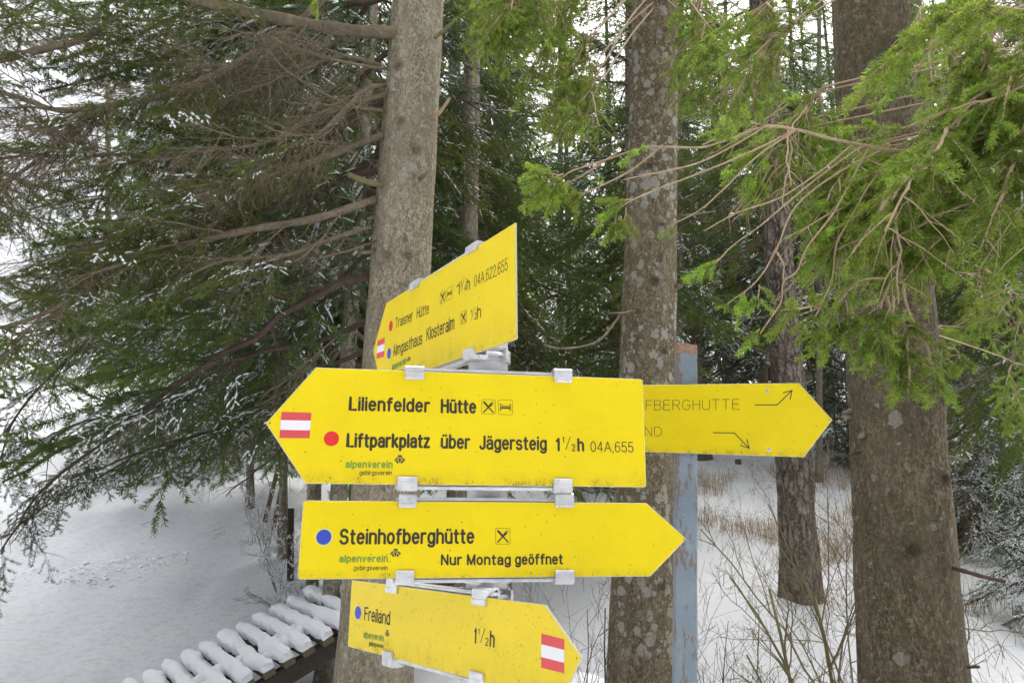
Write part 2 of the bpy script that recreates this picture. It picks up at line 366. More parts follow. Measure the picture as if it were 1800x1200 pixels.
def branch_arrays(seed, L, lat=0.42, ds=0.07, sub_ds=0.05, dens=420, nl=0.02, nw=0.0018, droop=0.18, bare=0.35, dead=0.12, snow=0.0,
                  r0=0.011, subs=True, hang=0.15, wood_sides=4, thin=1.0, young=0.5, sn=1.0):
    """one spruce branch along +X: a bowed axis, flat side shoots, their own side shoots, needles, lumps of snow"""
    rng = np.random.default_rng(seed); acc = Acc()
    n = 14; t = np.linspace(0, 1, n)
    ax = np.stack([t * L, np.cumsum(rng.normal(0, 0.010 * L, n)), -droop * L * t ** 1.6 + 0.10 * L * t ** 3 + np.cumsum(rng.normal(0, 0.004 * L, n))], 1)
    ax[0] = 0
    tube(acc, ax, r0 * (1 - 0.8 * t) + 0.0012, wood_sides + 1, 0)
    S0, S1, ST = [], [], []
    def leafy(P, a, ti):
        for q in range(a, len(P) - 1): S0.append(P[q]); S1.append(P[q + 1]); ST.append(ti)
    leafy(ax, int(n * max(bare, 0.5)), 0.35)
    pos = 0.08 * L + rng.random() * ds; side = 1
    while pos < L * 0.985:
        u = pos / L; k = min(int(u * (n - 1)), n - 2); fr = u * (n - 1) - k
        p = ax[k] * (1 - fr) + ax[k + 1] * fr; T = unit(ax[k + 1] - ax[k])
        ll = lat * L * (0.35 + 0.65 * min(1, u / 0.25)) * (1 - u) ** 0.75 * rng.uniform(0.55, 1.2) + 0.035
        an = math.radians(rng.uniform(38, 62)); Sd = np.array([0, side, 0.0]); Z = np.array([0, 0, 1.0])
        d = unit(T * math.cos(an) + Sd * math.sin(an) + Z * rng.normal(-0.08, 0.22))
        m = 6; s = np.linspace(0, 1, m)[:, None]
        lp = p + d * ll * s + Z * (-hang * ll * s ** 2) + np.cumsum(rng.normal(0, 0.02 * ll, (m, 3)), 0) * (s > 0) + T * ll * 0.22 * s ** 2
        tube(acc, lp, np.linspace(max(0.0045 * thin * (ll / 0.5) ** 0.5, 0.0016), 0.0010 * thin, m), 3, 0, cap=False)
        alive = rng.random() > dead; ub = bare * rng.uniform(0.2, 1.0) * (1 - u)
        if alive: leafy(lp, int(ub * m), young * 0.5 + young * 0.5 * u)
        if subs and ll > 0.09:
            q = max(0.12, ub * 0.7) * ll; sd2 = 1
            while q < ll * 0.97:
                v = q / ll; kk = min(int(v * (m - 1)), m - 2); f2 = v * (m - 1) - kk
                p2 = lp[kk] * (1 - f2) + lp[kk + 1] * f2; T2 = unit(lp[kk + 1] - lp[kk])
                l2 = 0.42 * ll * (1 - v) ** 0.7 * rng.uniform(0.5, 1.15) + 0.025
                S2 = unit(np.cross(T2, Z)) * sd2; a2 = math.radians(rng.uniform(38, 60))
                d2 = unit(T2 * math.cos(a2) + S2 * math.sin(a2) + Z * rng.normal(-0.1, 0.25))
                sp = p2 + d2 * l2 * np.array([0, 0.5, 1.0])[:, None] + Z * (-hang * l2) * np.array([0, 0.2, 1.0])[:, None]
                tube(acc, sp, np.array([0.0014, 0.0011, 0.0008]) * thin, 3, 0, cap=False)
                if alive and rng.random() > dead * 0.7: leafy(sp, 0, young * rng.uniform(0.5, 1.0))
                q += sub_ds * rng.uniform(0.7, 1.3); sd2 = -sd2
        pos += ds * rng.uniform(0.6, 1.4); side = -side
    needles(acc, np.array(S0), np.array(S1), dens, nl, nw, rng, 1, np.array(ST))
    if snow > 0:
        A = np.array(S0); B = np.array(S1); keep = np.zeros(len(A), bool)
        ph = rng.uniform(0, 6, 3)
        cl = np.sin(A[:, 0] * 11 + ph[0] + 2 * np.sin(A[:, 1] * 7)) + np.sin(A[:, 1] * 13 + ph[1] + A[:, 0] * 5) + rng.normal(0, 0.3, len(A))
        keep = cl > np.quantile(cl, 1 - min(1, snow))
        A = A[keep]; B = B[keep]; P = (A + B) / 2; k = len(P); ll = np.linalg.norm(B - A, axis=1); hh = rng.uniform(0.003, 0.008, k) * sn
        P[:, 2] += 0.003 + hh * 0.25
        snow_lumps(acc, P, B - A, ll * rng.uniform(0.4, 0.62, k), rng.uniform(0.0035, 0.0075, k) * sn, hh)
    return acc.arrays()

# ------------------------------------------------------------------ object helpers
def tag(o, label, cat, group=None, kind=None):
    o['label'] = label; o['category'] = cat
    if group: o['group'] = group
    if kind: o['kind'] = kind
    return o
def thing(name, label, cat, loc, group=None):
    o = bpy.data.objects.new(name, None); COL.objects.link(o); o.location = loc; o.empty_display_size = 0.1
    return tag(o, label, cat, group)
def part(name, me, parent, Mx=None, label=None):
    o = bpy.data.objects.new(name, me); COL.objects.link(o)
    if parent is not None: o.parent = parent
    if Mx is not None: o.matrix_basis = Mx
    if label: o['label'] = label
    return o
def frame(base, tip, up=Vector((0, 0, 1)), roll=0.0, scale=1.0):
    """matrix whose X axis runs from base towards tip"""
    x = (tip - base).normalized(); y = up.cross(x)
    if y.length < 1e-4: y = Vector((0, 1, 0)).cross(x)
    y.normalize(); z = x.cross(y)
    M = Matrix((x, y, z)).transposed().to_4x4(); M = M @ Matrix.Rotation(roll, 4, 'X') @ Matrix.Scale(scale, 4)
    M.translation = base
    return M
def bm_mesh(name, bm, mats, smooth=False):
    me = bpy.data.meshes.new(name); bm.to_mesh(me); bm.free()
    for m in (mats if isinstance(mats, (list, tuple)) else [mats]): me.materials.append(m)
    if smooth:
        me.polygons.foreach_set('use_smooth', np.full(len(me.polygons), True))
    return me
def box_bm(bm, x0, x1, y0, y1, z0, z1, bev=0.0):
    vs = [bm.verts.new(p) for p in ((x0, y0, z0), (x1, y0, z0), (x1, y1, z0), (x0, y1, z0), (x0, y0, z1), (x1, y0, z1), (x1, y1, z1), (x0, y1, z1))]
    fs = [bm.faces.new([vs[i] for i in q]) for q in ((3, 2, 1, 0), (4, 5, 6, 7), (0, 1, 5, 4), (1, 2, 6, 5), (2, 3, 7, 6), (3, 0, 4, 7))]
    if bev:
        es = list({e for f in fs for e in f.edges}); bmesh.ops.bevel(bm, geom=es, offset=bev, segments=1, affect='EDGES')
    return vs

# ------------------------------------------------------------------ the ground: one snow sheet to the horizon
def fbm(x, y, seed, octs=4, f=1.0):
    rr = np.random.default_rng(seed); s = 0; a = 1.0
    for o in range(octs):
        for _ in range(3):
            th = rr.uniform(0, 6.283); ph = rr.uniform(0, 6.283)
            s = s + a / 3 * np.sin((x * math.cos(th) + y * math.sin(th)) * f * rr.uniform(0.8, 1.3) + ph)
        f *= 2.05; a *= 0.5
    return s
def zg(x, y, fine=True):
    x = np.asarray(x, dtype=np.float64); y = np.asarray(y, dtype=np.float64)
    yy = np.clip(y, 0, None)
    z = np.where(yy < 13.75, 0.008 * yy ** 2, 1.5125 + 0.22 * (yy - 13.75))
    z = np.where(yy > 75, 1.5125 + 0.22 * 61.25 + 0.11 * (yy - 75), z)
    edge = -4.35 - 0.24 * yy                                     # left rim of the track
    bank = 1 / (1 + np.exp(np.clip((x - edge) / 0.22, -40, 40)))
    z = z + 0.36 * bank + 0.10 * np.clip(edge - x, 0, 30) * bank
    z = z - 0.08 * np.exp(-((x - edge - 0.35) / 0.22) ** 2)
    track = 1 / (1 + np.exp(np.clip((-x + edge) / 0.3, -40, 40))) / (1 + np.exp(np.clip((x - 1.5 + 0.475 * yy) / 0.35, -40, 40)))
    z = z + (1 - track) * (0.055 * fbm(x, y, 3, 4, 0.9)) + track * 0.03 * fbm(x, y, 4, 3, 0.6)
    z = z + 0.25 * (1 - track) * np.exp(-((x - 2.0 + 0.475 * yy) / 0.6) ** 2) * 0.5 * (yy > 5)
    sm = lambda t: np.clip(t, 0, 1) ** 2 * (3 - 2 * np.clip(t, 0, 1))
    z = z + 0.24 * sm((yy - 3.6) / 3.4) * sm((x - 0.2) / 1.2)                       # the ground lifts under the trees at the right
    if fine:
        for off, dp, wd in ((0.75, .09, .10), (1.25, .06, .08), (2.1, .05, .16), (2.9, .03, .10), (-.8, .09, .12), (-1.5, .06, .10)):
            z = z - dp * np.exp(-((x - edge - off - .12 * np.sin(yy * .7 + off * 5)) / wd) ** 2) * (0.6 + 0.4 * np.sin(yy * 2.3 + off * 9))
    if fine: z = z + (1 - track) * 0.016 * fbm(x, y, 9, 4, 5.0) + track * 0.006 * fbm(x, y, 11, 3, 6.0)
    rim = np.exp(-((x - edge - 1.1) / 0.7) ** 2)
    if fine: z = z + rim * 0.045 * np.abs(fbm(x, y, 21, 4, 9.0))
    return z, track
def ground_z(x, y): return float(zg(x, y, False)[0])
def build_ground():
    su = np.linspace(-1, 1, 461); sv = np.linspace(-0.45, 1, 521)
    X = np.sinh(su * 4.6) / math.sinh(4.6) * 160; Y = 6 + np.sinh(sv * 4.6) / math.sinh(4.6) * 290
    gx, gy = np.meshgrid(X, Y)
    z, tr = zg(gx, gy)
    V = np.stack([gx, gy, z], -1).reshape(-1, 3); nx = len(X); ny = len(Y)
    i = np.arange(ny - 1)[:, None] * nx + np.arange(nx - 1)[None, :]
    a, b, c, d = i, i + 1, i + nx + 1, i + nx
    Fc = np.concatenate([np.stack([a, b, c], -1).reshape(-1, 3), np.stack([a, c, d], -1).reshape(-1, 3)])
    me = arrays_mesh('snow_ground', (V, Fc, np.zeros(len(Fc), np.int32), tr.reshape(-1)), [SNOW_GROUND], True)
    o = part('snow_ground', me, None); o['kind'] = 'structure'; o['label'] = 'snow covered ground with a packed track rising on the left'; 
build_ground()

# ------------------------------------------------------------------ lettering: a round-ended engraved alphabet drawn with strokes
def arc(cx, cy, rx, ry, a0, a1, n=None):
    n = n or max(4, int(abs(a1 - a0) / 18))
    return [(cx + rx * math.cos(R(a0 + (a1 - a0) * i / n)), cy + ry * math.sin(R(a0 + (a1 - a0) * i / n))) for i in range(n + 1)]
def oval(cx, cy, rx, ry): return arc(cx, cy, rx, ry, 90, 450, 22)
XH = 0.72
def dots2(x0, x1, y): return [[(x0, y), (x0, y + 0.015)], [(x1, y), (x1, y + 0.015)]]
BOWL = oval(0.205, 0.36, 0.205, 0.36)
ARCH = [(0, 0.45)] + arc(0.2, 0.51, 0.2, 0.21, 165, 0) + [(0.4, 0)]
CUP = [(0, XH), (0, 0.21)] + arc(0.2, 0.21, 0.2, 0.21, 180, 345)
O_CAP = oval(0.28, 0.5, 0.28, 0.5)
U_CAP = [(0, 1), (0, 0.26)] + arc(0.25, 0.26, 0.25, 0.26, 180, 360) + [(0.5, 1)]
GLYPH = {
 'a': [arc(0.2, 0.52, 0.19, 0.2, 160, 0) + [(0.39, 0)], [(0.39, 0.41), (0.22, 0.41)] + arc(0.18, 0.2, 0.18, 0.205, 95, 280) + [(0.32, 0.06), (0.39, 0.16)]],
 'b': [[(0, 1), (0, 0)], BOWL], 'd': [[(0.41, 1), (0.41, 0)], BOWL],
 'e': [[(0.01, 0.385), (0.405, 0.385)], arc(0.205, 0.36, 0.205, 0.36, 4, 318)],
 'f': [[(0, 0.69), (0.26, 0.69)], [(0.1, 0), (0.1, 0.84)] + arc(0.24, 0.84, 0.14, 0.16, 180, 75)],
 'g': [BOWL, [(0.41, XH), (0.41, -0.08)] + arc(0.205, -0.08, 0.205, 0.18, 0, -155)],
 'h': [[(0, 1), (0, 0)], ARCH], 'i': [[(0, XH), (0, 0)], [(0, 0.965), (0, 0.985)]],
 'k': [[(0, 1), (0, 0)], [(0.35, XH), (0.02, 0.28)], [(0.13, 0.41), (0.38, 0)]], 'l': [[(0, 1), (0, 0)]],
 'm': [[(0, XH), (0, 0)], [(0, 0.47)] + arc(0.16, 0.54, 0.16, 0.18, 165, 0) + [(0.32, 0)], [(0.32, 0.47)] + arc(0.48, 0.54, 0.16, 0.18, 165, 0) + [(0.64, 0)]],
 'n': [[(0, XH), (0, 0)], ARCH], 'o': [BOWL], 'p': [[(0, XH), (0, -0.26)], BOWL],
 'r': [[(0, XH), (0, 0)], [(0, 0.42)] + arc(0.2, 0.5, 0.2, 0.22, 165, 72)],
 's': [arc(0.185, 0.54, 0.17, 0.18, 22, 240) + arc(0.19, 0.185, 0.19, 0.185, 72, -158)],
 't': [[(0, 0.69), (0.25, 0.69)], [(0.1, 0.93), (0.1, 0.14)] + arc(0.22, 0.14, 0.12, 0.14, 180, 275)],
 'u': [CUP, [(0.4, XH), (0.4, 0)]], 'v': [[(0, XH), (0.19, 0)], [(0.19, 0), (0.38, XH)]],
 'z': [[(0, XH), (0.35, XH)], [(0.35, XH), (0, 0)], [(0, 0), (0.36, 0)]],
 'A': [[(0, 0), (0.26, 1)], [(0.26, 1), (0.52, 0)], [(0.09, 0.34), (0.43, 0.34)]],
 'B': [[(0, 0), (0, 1), (0.26, 1)] + arc(0.26, 0.76, 0.21, 0.24, 90, -90) + [(0, 0.52)], [(0.26, 0.52)] + arc(0.28, 0.26, 0.23, 0.26, 90, -90) + [(0, 0)]],
 'D': [[(0, 0), (0, 1), (0.2, 1)] + arc(0.2, 0.5, 0.32, 0.5, 90, -90) + [(0, 0)]],
 'E': [[(0.46, 1), (0, 1), (0, 0), (0.48, 0)], [(0, 0.53), (0.42, 0.53)]], 'F': [[(0.44, 1), (0, 1), (0, 0)], [(0, 0.52), (0.38, 0.52)]],
 'G': [arc(0.29, 0.5, 0.29, 0.5, 42, 335) + [(0.56, 0.46), (0.32, 0.46)]], 'H': [[(0, 0), (0, 1)], [(0.48, 0), (0.48, 1)], [(0, 0.53), (0.48, 0.53)]],
 'I': [[(0, 0), (0, 1)]], 'J': [[(0.33, 1), (0.33, 0.2)] + arc(0.165, 0.2, 0.165, 0.2, 0, -175)],
 'K': [[(0, 0), (0, 1)], [(0.46, 1), (0, 0.4)], [(0.16, 0.6), (0.5, 0)]], 'L': [[(0, 1), (0, 0), (0.4, 0)]],
 'M': [[(0, 0), (0, 1)], [(0, 1), (0.29, 0.02)], [(0.29, 0.02), (0.58, 1)], [(0.58, 1), (0.58, 0)]],
 'N': [[(0, 0), (0, 1)], [(0, 1), (0.48, 0)], [(0.48, 0), (0.48, 1)]], 'O': [O_CAP],
 'R': [[(0, 0), (0, 1), (0.28, 1)] + arc(0.28, 0.75, 0.22, 0.25, 90, -90) + [(0, 0.5)], [(0.27, 0.5), (0.52, 0)]],
 'S': [arc(0.24, 0.74, 0.215, 0.26, 20, 235) + arc(0.245, 0.26, 0.245, 0.26, 72, -162)],
 'T': [[(0, 1), (0.5, 1)], [(0.25, 1), (0.25, 0)]], 'U': [U_CAP],
 '0': [oval(0.2, 0.5, 0.2, 0.5)], '1': [[(0, 0.79), (0.09, 0.84), (0.15, 0.98)], [(0.15, 0.98), (0.15, 0)]],
 '2': [arc(0.2, 0.76, 0.19, 0.24, 168, -32) + [(0, 0)], [(0, 0), (0.4, 0)]],
 '3': [arc(0.18, 0.76, 0.17, 0.24, 160, -85), arc(0.185, 0.26, 0.195, 0.26, 88, -162)],
 '4': [[(0.3, 0), (0.3, 1)], [(0.3, 1), (0, 0.28)], [(0, 0.28), (0.42, 0.28)]],
 '5': [[(0.37, 1), (0.06, 1), (0.03, 0.5)], [(0.03, 0.5)] + arc(0.19, 0.31, 0.2, 0.31, 128, -158)],
 '6': [arc(0.22, 0.62, 0.2, 0.38, 45, 165) + [(0.005, 0.32)], oval(0.2, 0.3, 0.2, 0.3)],
 ',': [[(0.03, 0.04), (0, -0.1)]], '/': [[(0, 0), (0.4, 1)]],
}
for ch, b_, xs, y_ in (('ä', 'a', (0.1, 0.3), 0.965), ('ö', 'o', (0.1, 0.31), 0.965), ('ü', 'u', (0.1, 0.3), 0.965), ('Ü', 'U', (0.13, 0.37), 1.21)):
    GLYPH[ch] = GLYPH[b_] + dots2(*xs, y_)
def ribbon(acc, pts, hw, z, mat=0):
    """a flat round-ended stroke"""
    P = np.array(pts, float); P = P[np.r_[True, np.linalg.norm(np.diff(P, axis=0), axis=1) > 1e-7]]
    closed = len(P) > 3 and np.linalg.norm(P[0] - P[-1]) < 1e-6
    T = np.gradient(P, axis=0)
    if closed: T[0] = T[-1] = P[1] - P[-2]
    T = unit(T); Nn = np.stack([-T[:, 1], T[:, 0]], 1)
    k = np.ones(len(P))
    if len(P) > 2:
        d0 = unit(np.diff(P, axis=0)); cs = np.sum(d0[:-1] * d0[1:], 1); k[1:-1] = 1 / np.sqrt(np.clip((1 + cs) / 2, 0.35, 1))
    A = P + Nn * hw * k[:, None]; B = P - Nn * hw * k[:, None]; n = len(P)
    V = np.vstack([A, B]); V = np.column_stack([V, np.full(len(V), z)])
    i = np.arange(n - 1); Fc = np.concatenate([np.stack([i, i + n, i + n + 1], -1), np.stack([i, i + n + 1, i + 1], -1)])
    acc.add(V, Fc, mat)
    if not closed:
        for p, t in ((P[0], -T[0]), (P[-1], T[-1])):
            a0 = math.atan2(t[1], t[0]); an = a0 + np.linspace(-math.pi / 2, math.pi / 2, 9)
            V = np.column_stack([np.r_[p[0], p[0] + hw * np.cos(an)], np.r_[p[1], p[1] + hw * np.sin(an)], np.full(10, z)])
            acc.add(V, [(0, q, q + 1) for q in range(1, 9)], mat)
def text_acc(acc, s, A, B, h, wt, z0, mat=0, slant=0.0):
    t = wt * h; strokes = []; x = 0.0; gap = 0.15 if wt < 0.08 else 0.085
    for ch in s:
        g = GLYPH[ch]; x0 = min(p[0] for st in g for p in st); x1 = max(p[0] for st in g for p in st)
        for st in g: strokes.append([(p[0] - x0 + x, p[1]) for p in st])
        x += (x1 - x0) + gap + wt * 0.9
    total = max(x - gap - wt * 0.9, 1e-6); W = math.dist(A, B)
    sx = (W - t) / total if total > 0.02 else 0.0; sy = h - t; an = math.atan2(B[1] - A[1], B[0] - A[0]); ca, sa = math.cos(an), math.sin(an)
    for q, st in enumerate(strokes):
        pts = []
        for X_, Y_ in st:
            lx = X_ * sx + t / 2 + slant * Y_ * sy; ly = Y_ * sy + t / 2
            pts.append((A[0] + lx * ca - ly * sa, A[1] + lx * sa + ly * ca))
        ribbon(acc, pts, t / 2, z0 + 0.00003 * (q % 4), mat)

# ------------------------------------------------------------------ the yellow trail signs (local frame: x along the board, y up, z towards the reader)
SIGNS = {'main': {'u': (0.9861, 0.1656, -0.0104),
          'w': (0.006, 0.0273, 0.9996),
          'P': (-0.0326, 1.33, 0.108),
          'outline': [(0.2823, 0.0966), (-0.3163, 0.0965), (-0.3932, -0.0031), (-0.3209, -0.1035), (0.2823, -0.1032)],
          'rnd': [0.005, 0.003, 0.003, 0.003, 0.005],
          'texts': [('Lilienfelder', (-0.2558, 0.0218), (-0.1145, 0.0225), 0.0255, 0.17, 'black'), ('Hütte', (-0.0958, 0.0218), (-0.0319, 0.0227), 0.0261, 0.17, 'black'),
                    ('Liftparkplatz', (-0.2565, -0.0418), (-0.1126, -0.0402), 0.0254, 0.175, 'black'), ('über', (-0.0943, -0.0403), (-0.0419, -0.0407), 0.0258, 0.16, 'black'),
                    ('Jägersteig', (-0.0258, -0.041), (0.0971, -0.0402), 0.0255, 0.16, 'black'), ('1', (0.1131, -0.0411), (0.1209, -0.0411), 0.0249, 0.17, 'black'),
                    ('1', (0.1258, -0.0258), (0.1291, -0.0258), 0.0113, 0.14, 'black'), ('/', (0.1313, -0.038), (0.1416, -0.0378), 0.0236, 0.06, 'black'),
                    ('2', (0.1435, -0.0405), (0.1496, -0.0404), 0.0128, 0.13, 'black'), ('h', (0.1536, -0.041), (0.1664, -0.0408), 0.0245, 0.17, 'black'),
                    ('04A,655', (0.178, -0.0412), (0.2597, -0.0408), 0.0196, 0.09, 'black'), ('alpenverein', (-0.2562, -0.0762), (-0.1762, -0.0757), 0.0128, 0.19, 'green'),
                    ('gebirgsverein', (-0.2321, -0.088), (-0.1767, -0.0876), 0.0084, 0.12, 'black')],
          'dots': [((-0.2823, -0.0269), 0.0127, 'red')],
          'flags': [[(-0.3683, 0.0171), (-0.3185, 0.0169), (-0.3188, -0.0271), (-0.3688, -0.0277)]],
          'icons': [('food', (-0.0225, 0.0224), (0.0023, 0.0489)), ('bed', (0.0078, 0.0225), (0.0335, 0.0491))],
          'logos': [((-0.174, -0.0687), (-0.1546, -0.0527))],
          'clips': [((-0.1606, 0.0806), (-0.1274, 0.1054), 1), ((0.1112, 0.0843), (0.1441, 0.1103), 1), ((-0.1669, -0.1142), (-0.1329, -0.0898), -1), ((0.1088, -0.1149), (0.1421, -0.0895), -1)],
          'holes': [(-0.3863, -0.0029)],
          'lines': [],
          'screws': []},
 'stein': {'u': (0.9859, 0.1672, -0.0104),
           'w': (-0.0095, 0.1182, 0.9929),
           'P': (-0.0317, 1.33, -0.0874),
           'outline': [(-0.3265, 0.0648), (-0.3263, -0.0631), (0.2813, -0.0631), (0.3544, 0.0012), (0.2825, 0.0648)],
           'rnd': [0.006, 0.006, 0.002, 0.002, 0.002],
           'texts': [('Steinhofberghütte', (-0.2625, -0.0081), (-0.0338, -0.007), 0.0264, 0.16, 'black'), ('Nur', (-0.0913, -0.0424), (-0.0549, -0.0423), 0.0186, 0.175, 'black'),
                     ('Montag', (-0.0468, -0.0424), (0.0299, -0.0425), 0.0186, 0.175, 'black'), ('geöffnet', (0.0369, -0.0423), (0.1225, -0.0423), 0.0189, 0.175, 'black'),
                     ('alpenverein', (-0.2609, -0.0366), (-0.1804, -0.0366), 0.0123, 0.19, 'green'), ('gebirgsverein', (-0.2367, -0.0492), (-0.1804, -0.0494), 0.0079, 0.12, 'black')],
           'dots': [((-0.2883, 0.0043), 0.0125, 'blue')],
           'flags': [],
           'icons': [('food', (0.0033, -0.0074), (0.0289, 0.0193))],
           'logos': [((-0.1778, -0.0292), (-0.1588, -0.0146))],
           'clips': [((-0.1662, 0.0533), (-0.1358, 0.0773), 1), ((0.1111, 0.0551), (0.1445, 0.081), 1), ((-0.1666, -0.0734), (-0.1361, -0.0502), -1), ((0.1074, -0.0752), (0.1403, -0.0511), -1)],
           'holes': [(0.3492, 0.0002)],
           'lines': [],
           'screws': []},
 'frei': {'u': (0.6533, -0.7566, 0.0274),
          'w': (0.0135, 0.0477, 0.9988),
          'P': (-0.03, 1.29, -0.2409),
          'outline': [(-0.4823, 0.0612), (-0.4823, -0.0718), (0.1573, -0.0714), (0.1997, -0.0041), (0.1227, 0.0612)],
          'rnd': [0.003, 0.005, 0.002, 0.002, 0.002],
          'texts': [('Freiland', (-0.4207, -0.0139), (-0.3203, -0.0137), 0.0268, 0.13, 'black'), ('alpenverein', (-0.4194, -0.047), (-0.3401, -0.0458), 0.0131, 0.19, 'green'),
                    ('gebirgsverein', (-0.3958, -0.0598), (-0.3401, -0.0584), 0.009, 0.13, 'black'), ('1', (-0.0527, -0.0145), (-0.0464, -0.0147), 0.0257, 0.14, 'black'),
                    ('1', (-0.0413, 0.0002), (-0.0374, 0.0003), 0.01, 0.14, 'black'), ('/', (-0.035, -0.012), (-0.0235, -0.0124), 0.025, 0.06, 'black'),
                    ('2', (-0.0219, -0.0145), (-0.0136, -0.0148), 0.0129, 0.13, 'black'), ('h', (-0.0105, -0.0153), (0.0024, -0.0156), 0.026, 0.14, 'black')],
          'dots': [((-0.4467, -0.0014), 0.013, 'blue')],
          'flags': [[(0.1149, 0.0192), (0.1651, 0.0165), (0.1648, -0.0306), (0.1146, -0.0297)]],
          'icons': [],
          'logos': [((-0.3369, -0.036), (-0.3199, -0.0226))],
          'clips': [((-0.3361, 0.0472), (-0.2957, 0.074), 1), ((-0.0553, 0.0469), (-0.019, 0.0763), 1), ((-0.3358, -0.089), (-0.3014, -0.0603), -1), ((-0.0575, -0.0843), (-0.0219, -0.0575), -1)],
          'holes': [(0.1905, -0.0064)],
          'lines': [],
          'screws': []},
 'top': {'u': (0.4862, -0.8738, -0.0021),
         'w': (-0.0076, -0.0066, 0.9999),
         'P': (-0.0322, 1.27, 0.3135),
         'outline': [(0.0794, 0.1318), (-0.5683, 0.1318), (-0.6574, 0.0268), (-0.5957, -0.0711), (0.0794, -0.0711)],
         'rnd': [0.003, 0.003, 0.003, 0.003, 0.003],
         'texts': [('Traisner', (-0.4989, 0.0547), (-0.3874, 0.052), 0.0253, 0.12, 'black'), ('Hütte', (-0.3648, 0.0513), (-0.295, 0.0493), 0.0248, 0.12, 'black'),
                   ('1', (-0.1575, 0.0565), (-0.1425, 0.0561), 0.0244, 0.12, 'black'), ('3', (-0.1411, 0.0694), (-0.1315, 0.0688), 0.0126, 0.11, 'black'),
                   ('/', (-0.1348, 0.0593), (-0.1207, 0.0589), 0.0264, 0.05, 'black'), ('4', (-0.1209, 0.0572), (-0.1144, 0.0568), 0.0131, 0.11, 'black'),
                   ('h', (-0.1111, 0.0561), (-0.0969, 0.0555), 0.0242, 0.12, 'black'), ('04A,622,655', (-0.0779, 0.0552), (0.0533, 0.0544), 0.0223, 0.08, 'black'),
                   ('Almgasthaus', (-0.51, -0.011), (-0.3292, -0.0107), 0.0282, 0.12, 'black'), ('Klosteralm', (-0.3066, -0.0083), (-0.1652, -0.0086), 0.0285, 0.12, 'black'),
                   ('1', (-0.0934, 0.0018), (-0.0868, 0.0017), 0.0126, 0.12, 'black'), ('/', (-0.0904, -0.007), (-0.076, -0.0071), 0.0241, 0.05, 'black'),
                   ('2', (-0.0765, -0.0073), (-0.0665, -0.0073), 0.0128, 0.11, 'black'), ('h', (-0.066, -0.0085), (-0.05, -0.0085), 0.0248, 0.12, 'black'),
                   ('alpenverein', (-0.5156, -0.0434), (-0.4219, -0.04), 0.0164, 0.19, 'green'), ('gebirgsverein', (-0.4992, -0.0597), (-0.4193, -0.0571), 0.0122, 0.12, 'black')],
         'dots': [((-0.5296, 0.0667), 0.0131, 'red'), ((-0.5374, 0.0014), 0.0135, 'blue')],
         'flags': [[(-0.625, 0.047), (-0.5708, 0.0468), (-0.5726, -0.0009), (-0.6291, 0.0017)]],
         'icons': [('food', (-0.2368, 0.0561), (-0.2096, 0.0815)), ('bed', (-0.2037, 0.0564), (-0.1764, 0.0819)), ('food', (-0.137, -0.0054), (-0.11, 0.0187))],
         'logos': [((-0.4203, -0.0376), (-0.3942, -0.0261))],
         'clips': [((-0.4015, 0.1227), (-0.3537, 0.142), 1), ((-0.1084, 0.1255), (-0.0634, 0.1424), 1), ((-0.4009, -0.0774), (-0.3423, -0.0527), -1), ((-0.1155, -0.0809), (-0.0722, -0.0586), -1)],
         'holes': [(-0.6462, 0.0243)],
         'lines': [],
         'screws': []},
 'blue': {'u': (0.8622, -0.5034, -0.0573),
          'w': (0.0605, -0.01, 0.9981),
          'P': (0.4123, 1.76, 0.1591),
          'outline': [(0.256, 0.0854), (-0.3536, 0.0859), (-0.356, -0.0788), (0.2639, -0.0776), (0.3226, 0.0045)],
          'rnd': [0.001, 0.003, 0.003, 0.001, 0.001],
          'texts': [('STEINH', (-0.273, 0.0207), (-0.1323, 0.0222), 0.0254, 0.055, 'black'), ('OFBERGHÜTTE', (-0.1249, 0.0222), (0.1268, 0.0251), 0.025, 0.055, 'black'),
                    ('FREILA', (-0.2385, -0.0393), (-0.1076, -0.04), 0.0238, 0.055, 'black'), ('ND', (-0.1004, -0.0399), (-0.0571, -0.0401), 0.0232, 0.055, 'black')],
          'dots': [],
          'flags': [],
          'icons': [],
          'logos': [],
          'clips': [],
          'holes': [(0.3163, 0.0045)],
          'lines': [[(0.1612, 0.0364), (0.2091, 0.0365), (0.2411, 0.0687)], [(0.2223, 0.0638), (0.2411, 0.0687), (0.2367, 0.0496)], [(0.0668, -0.0285), (0.1148, -0.0281), (0.1483, -0.0621)],
                    [(0.1288, -0.0556), (0.1483, -0.0621), (0.1426, -0.042)]],
          'screws': [(0.1878, 0.0687), (0.1911, -0.0629)]}}

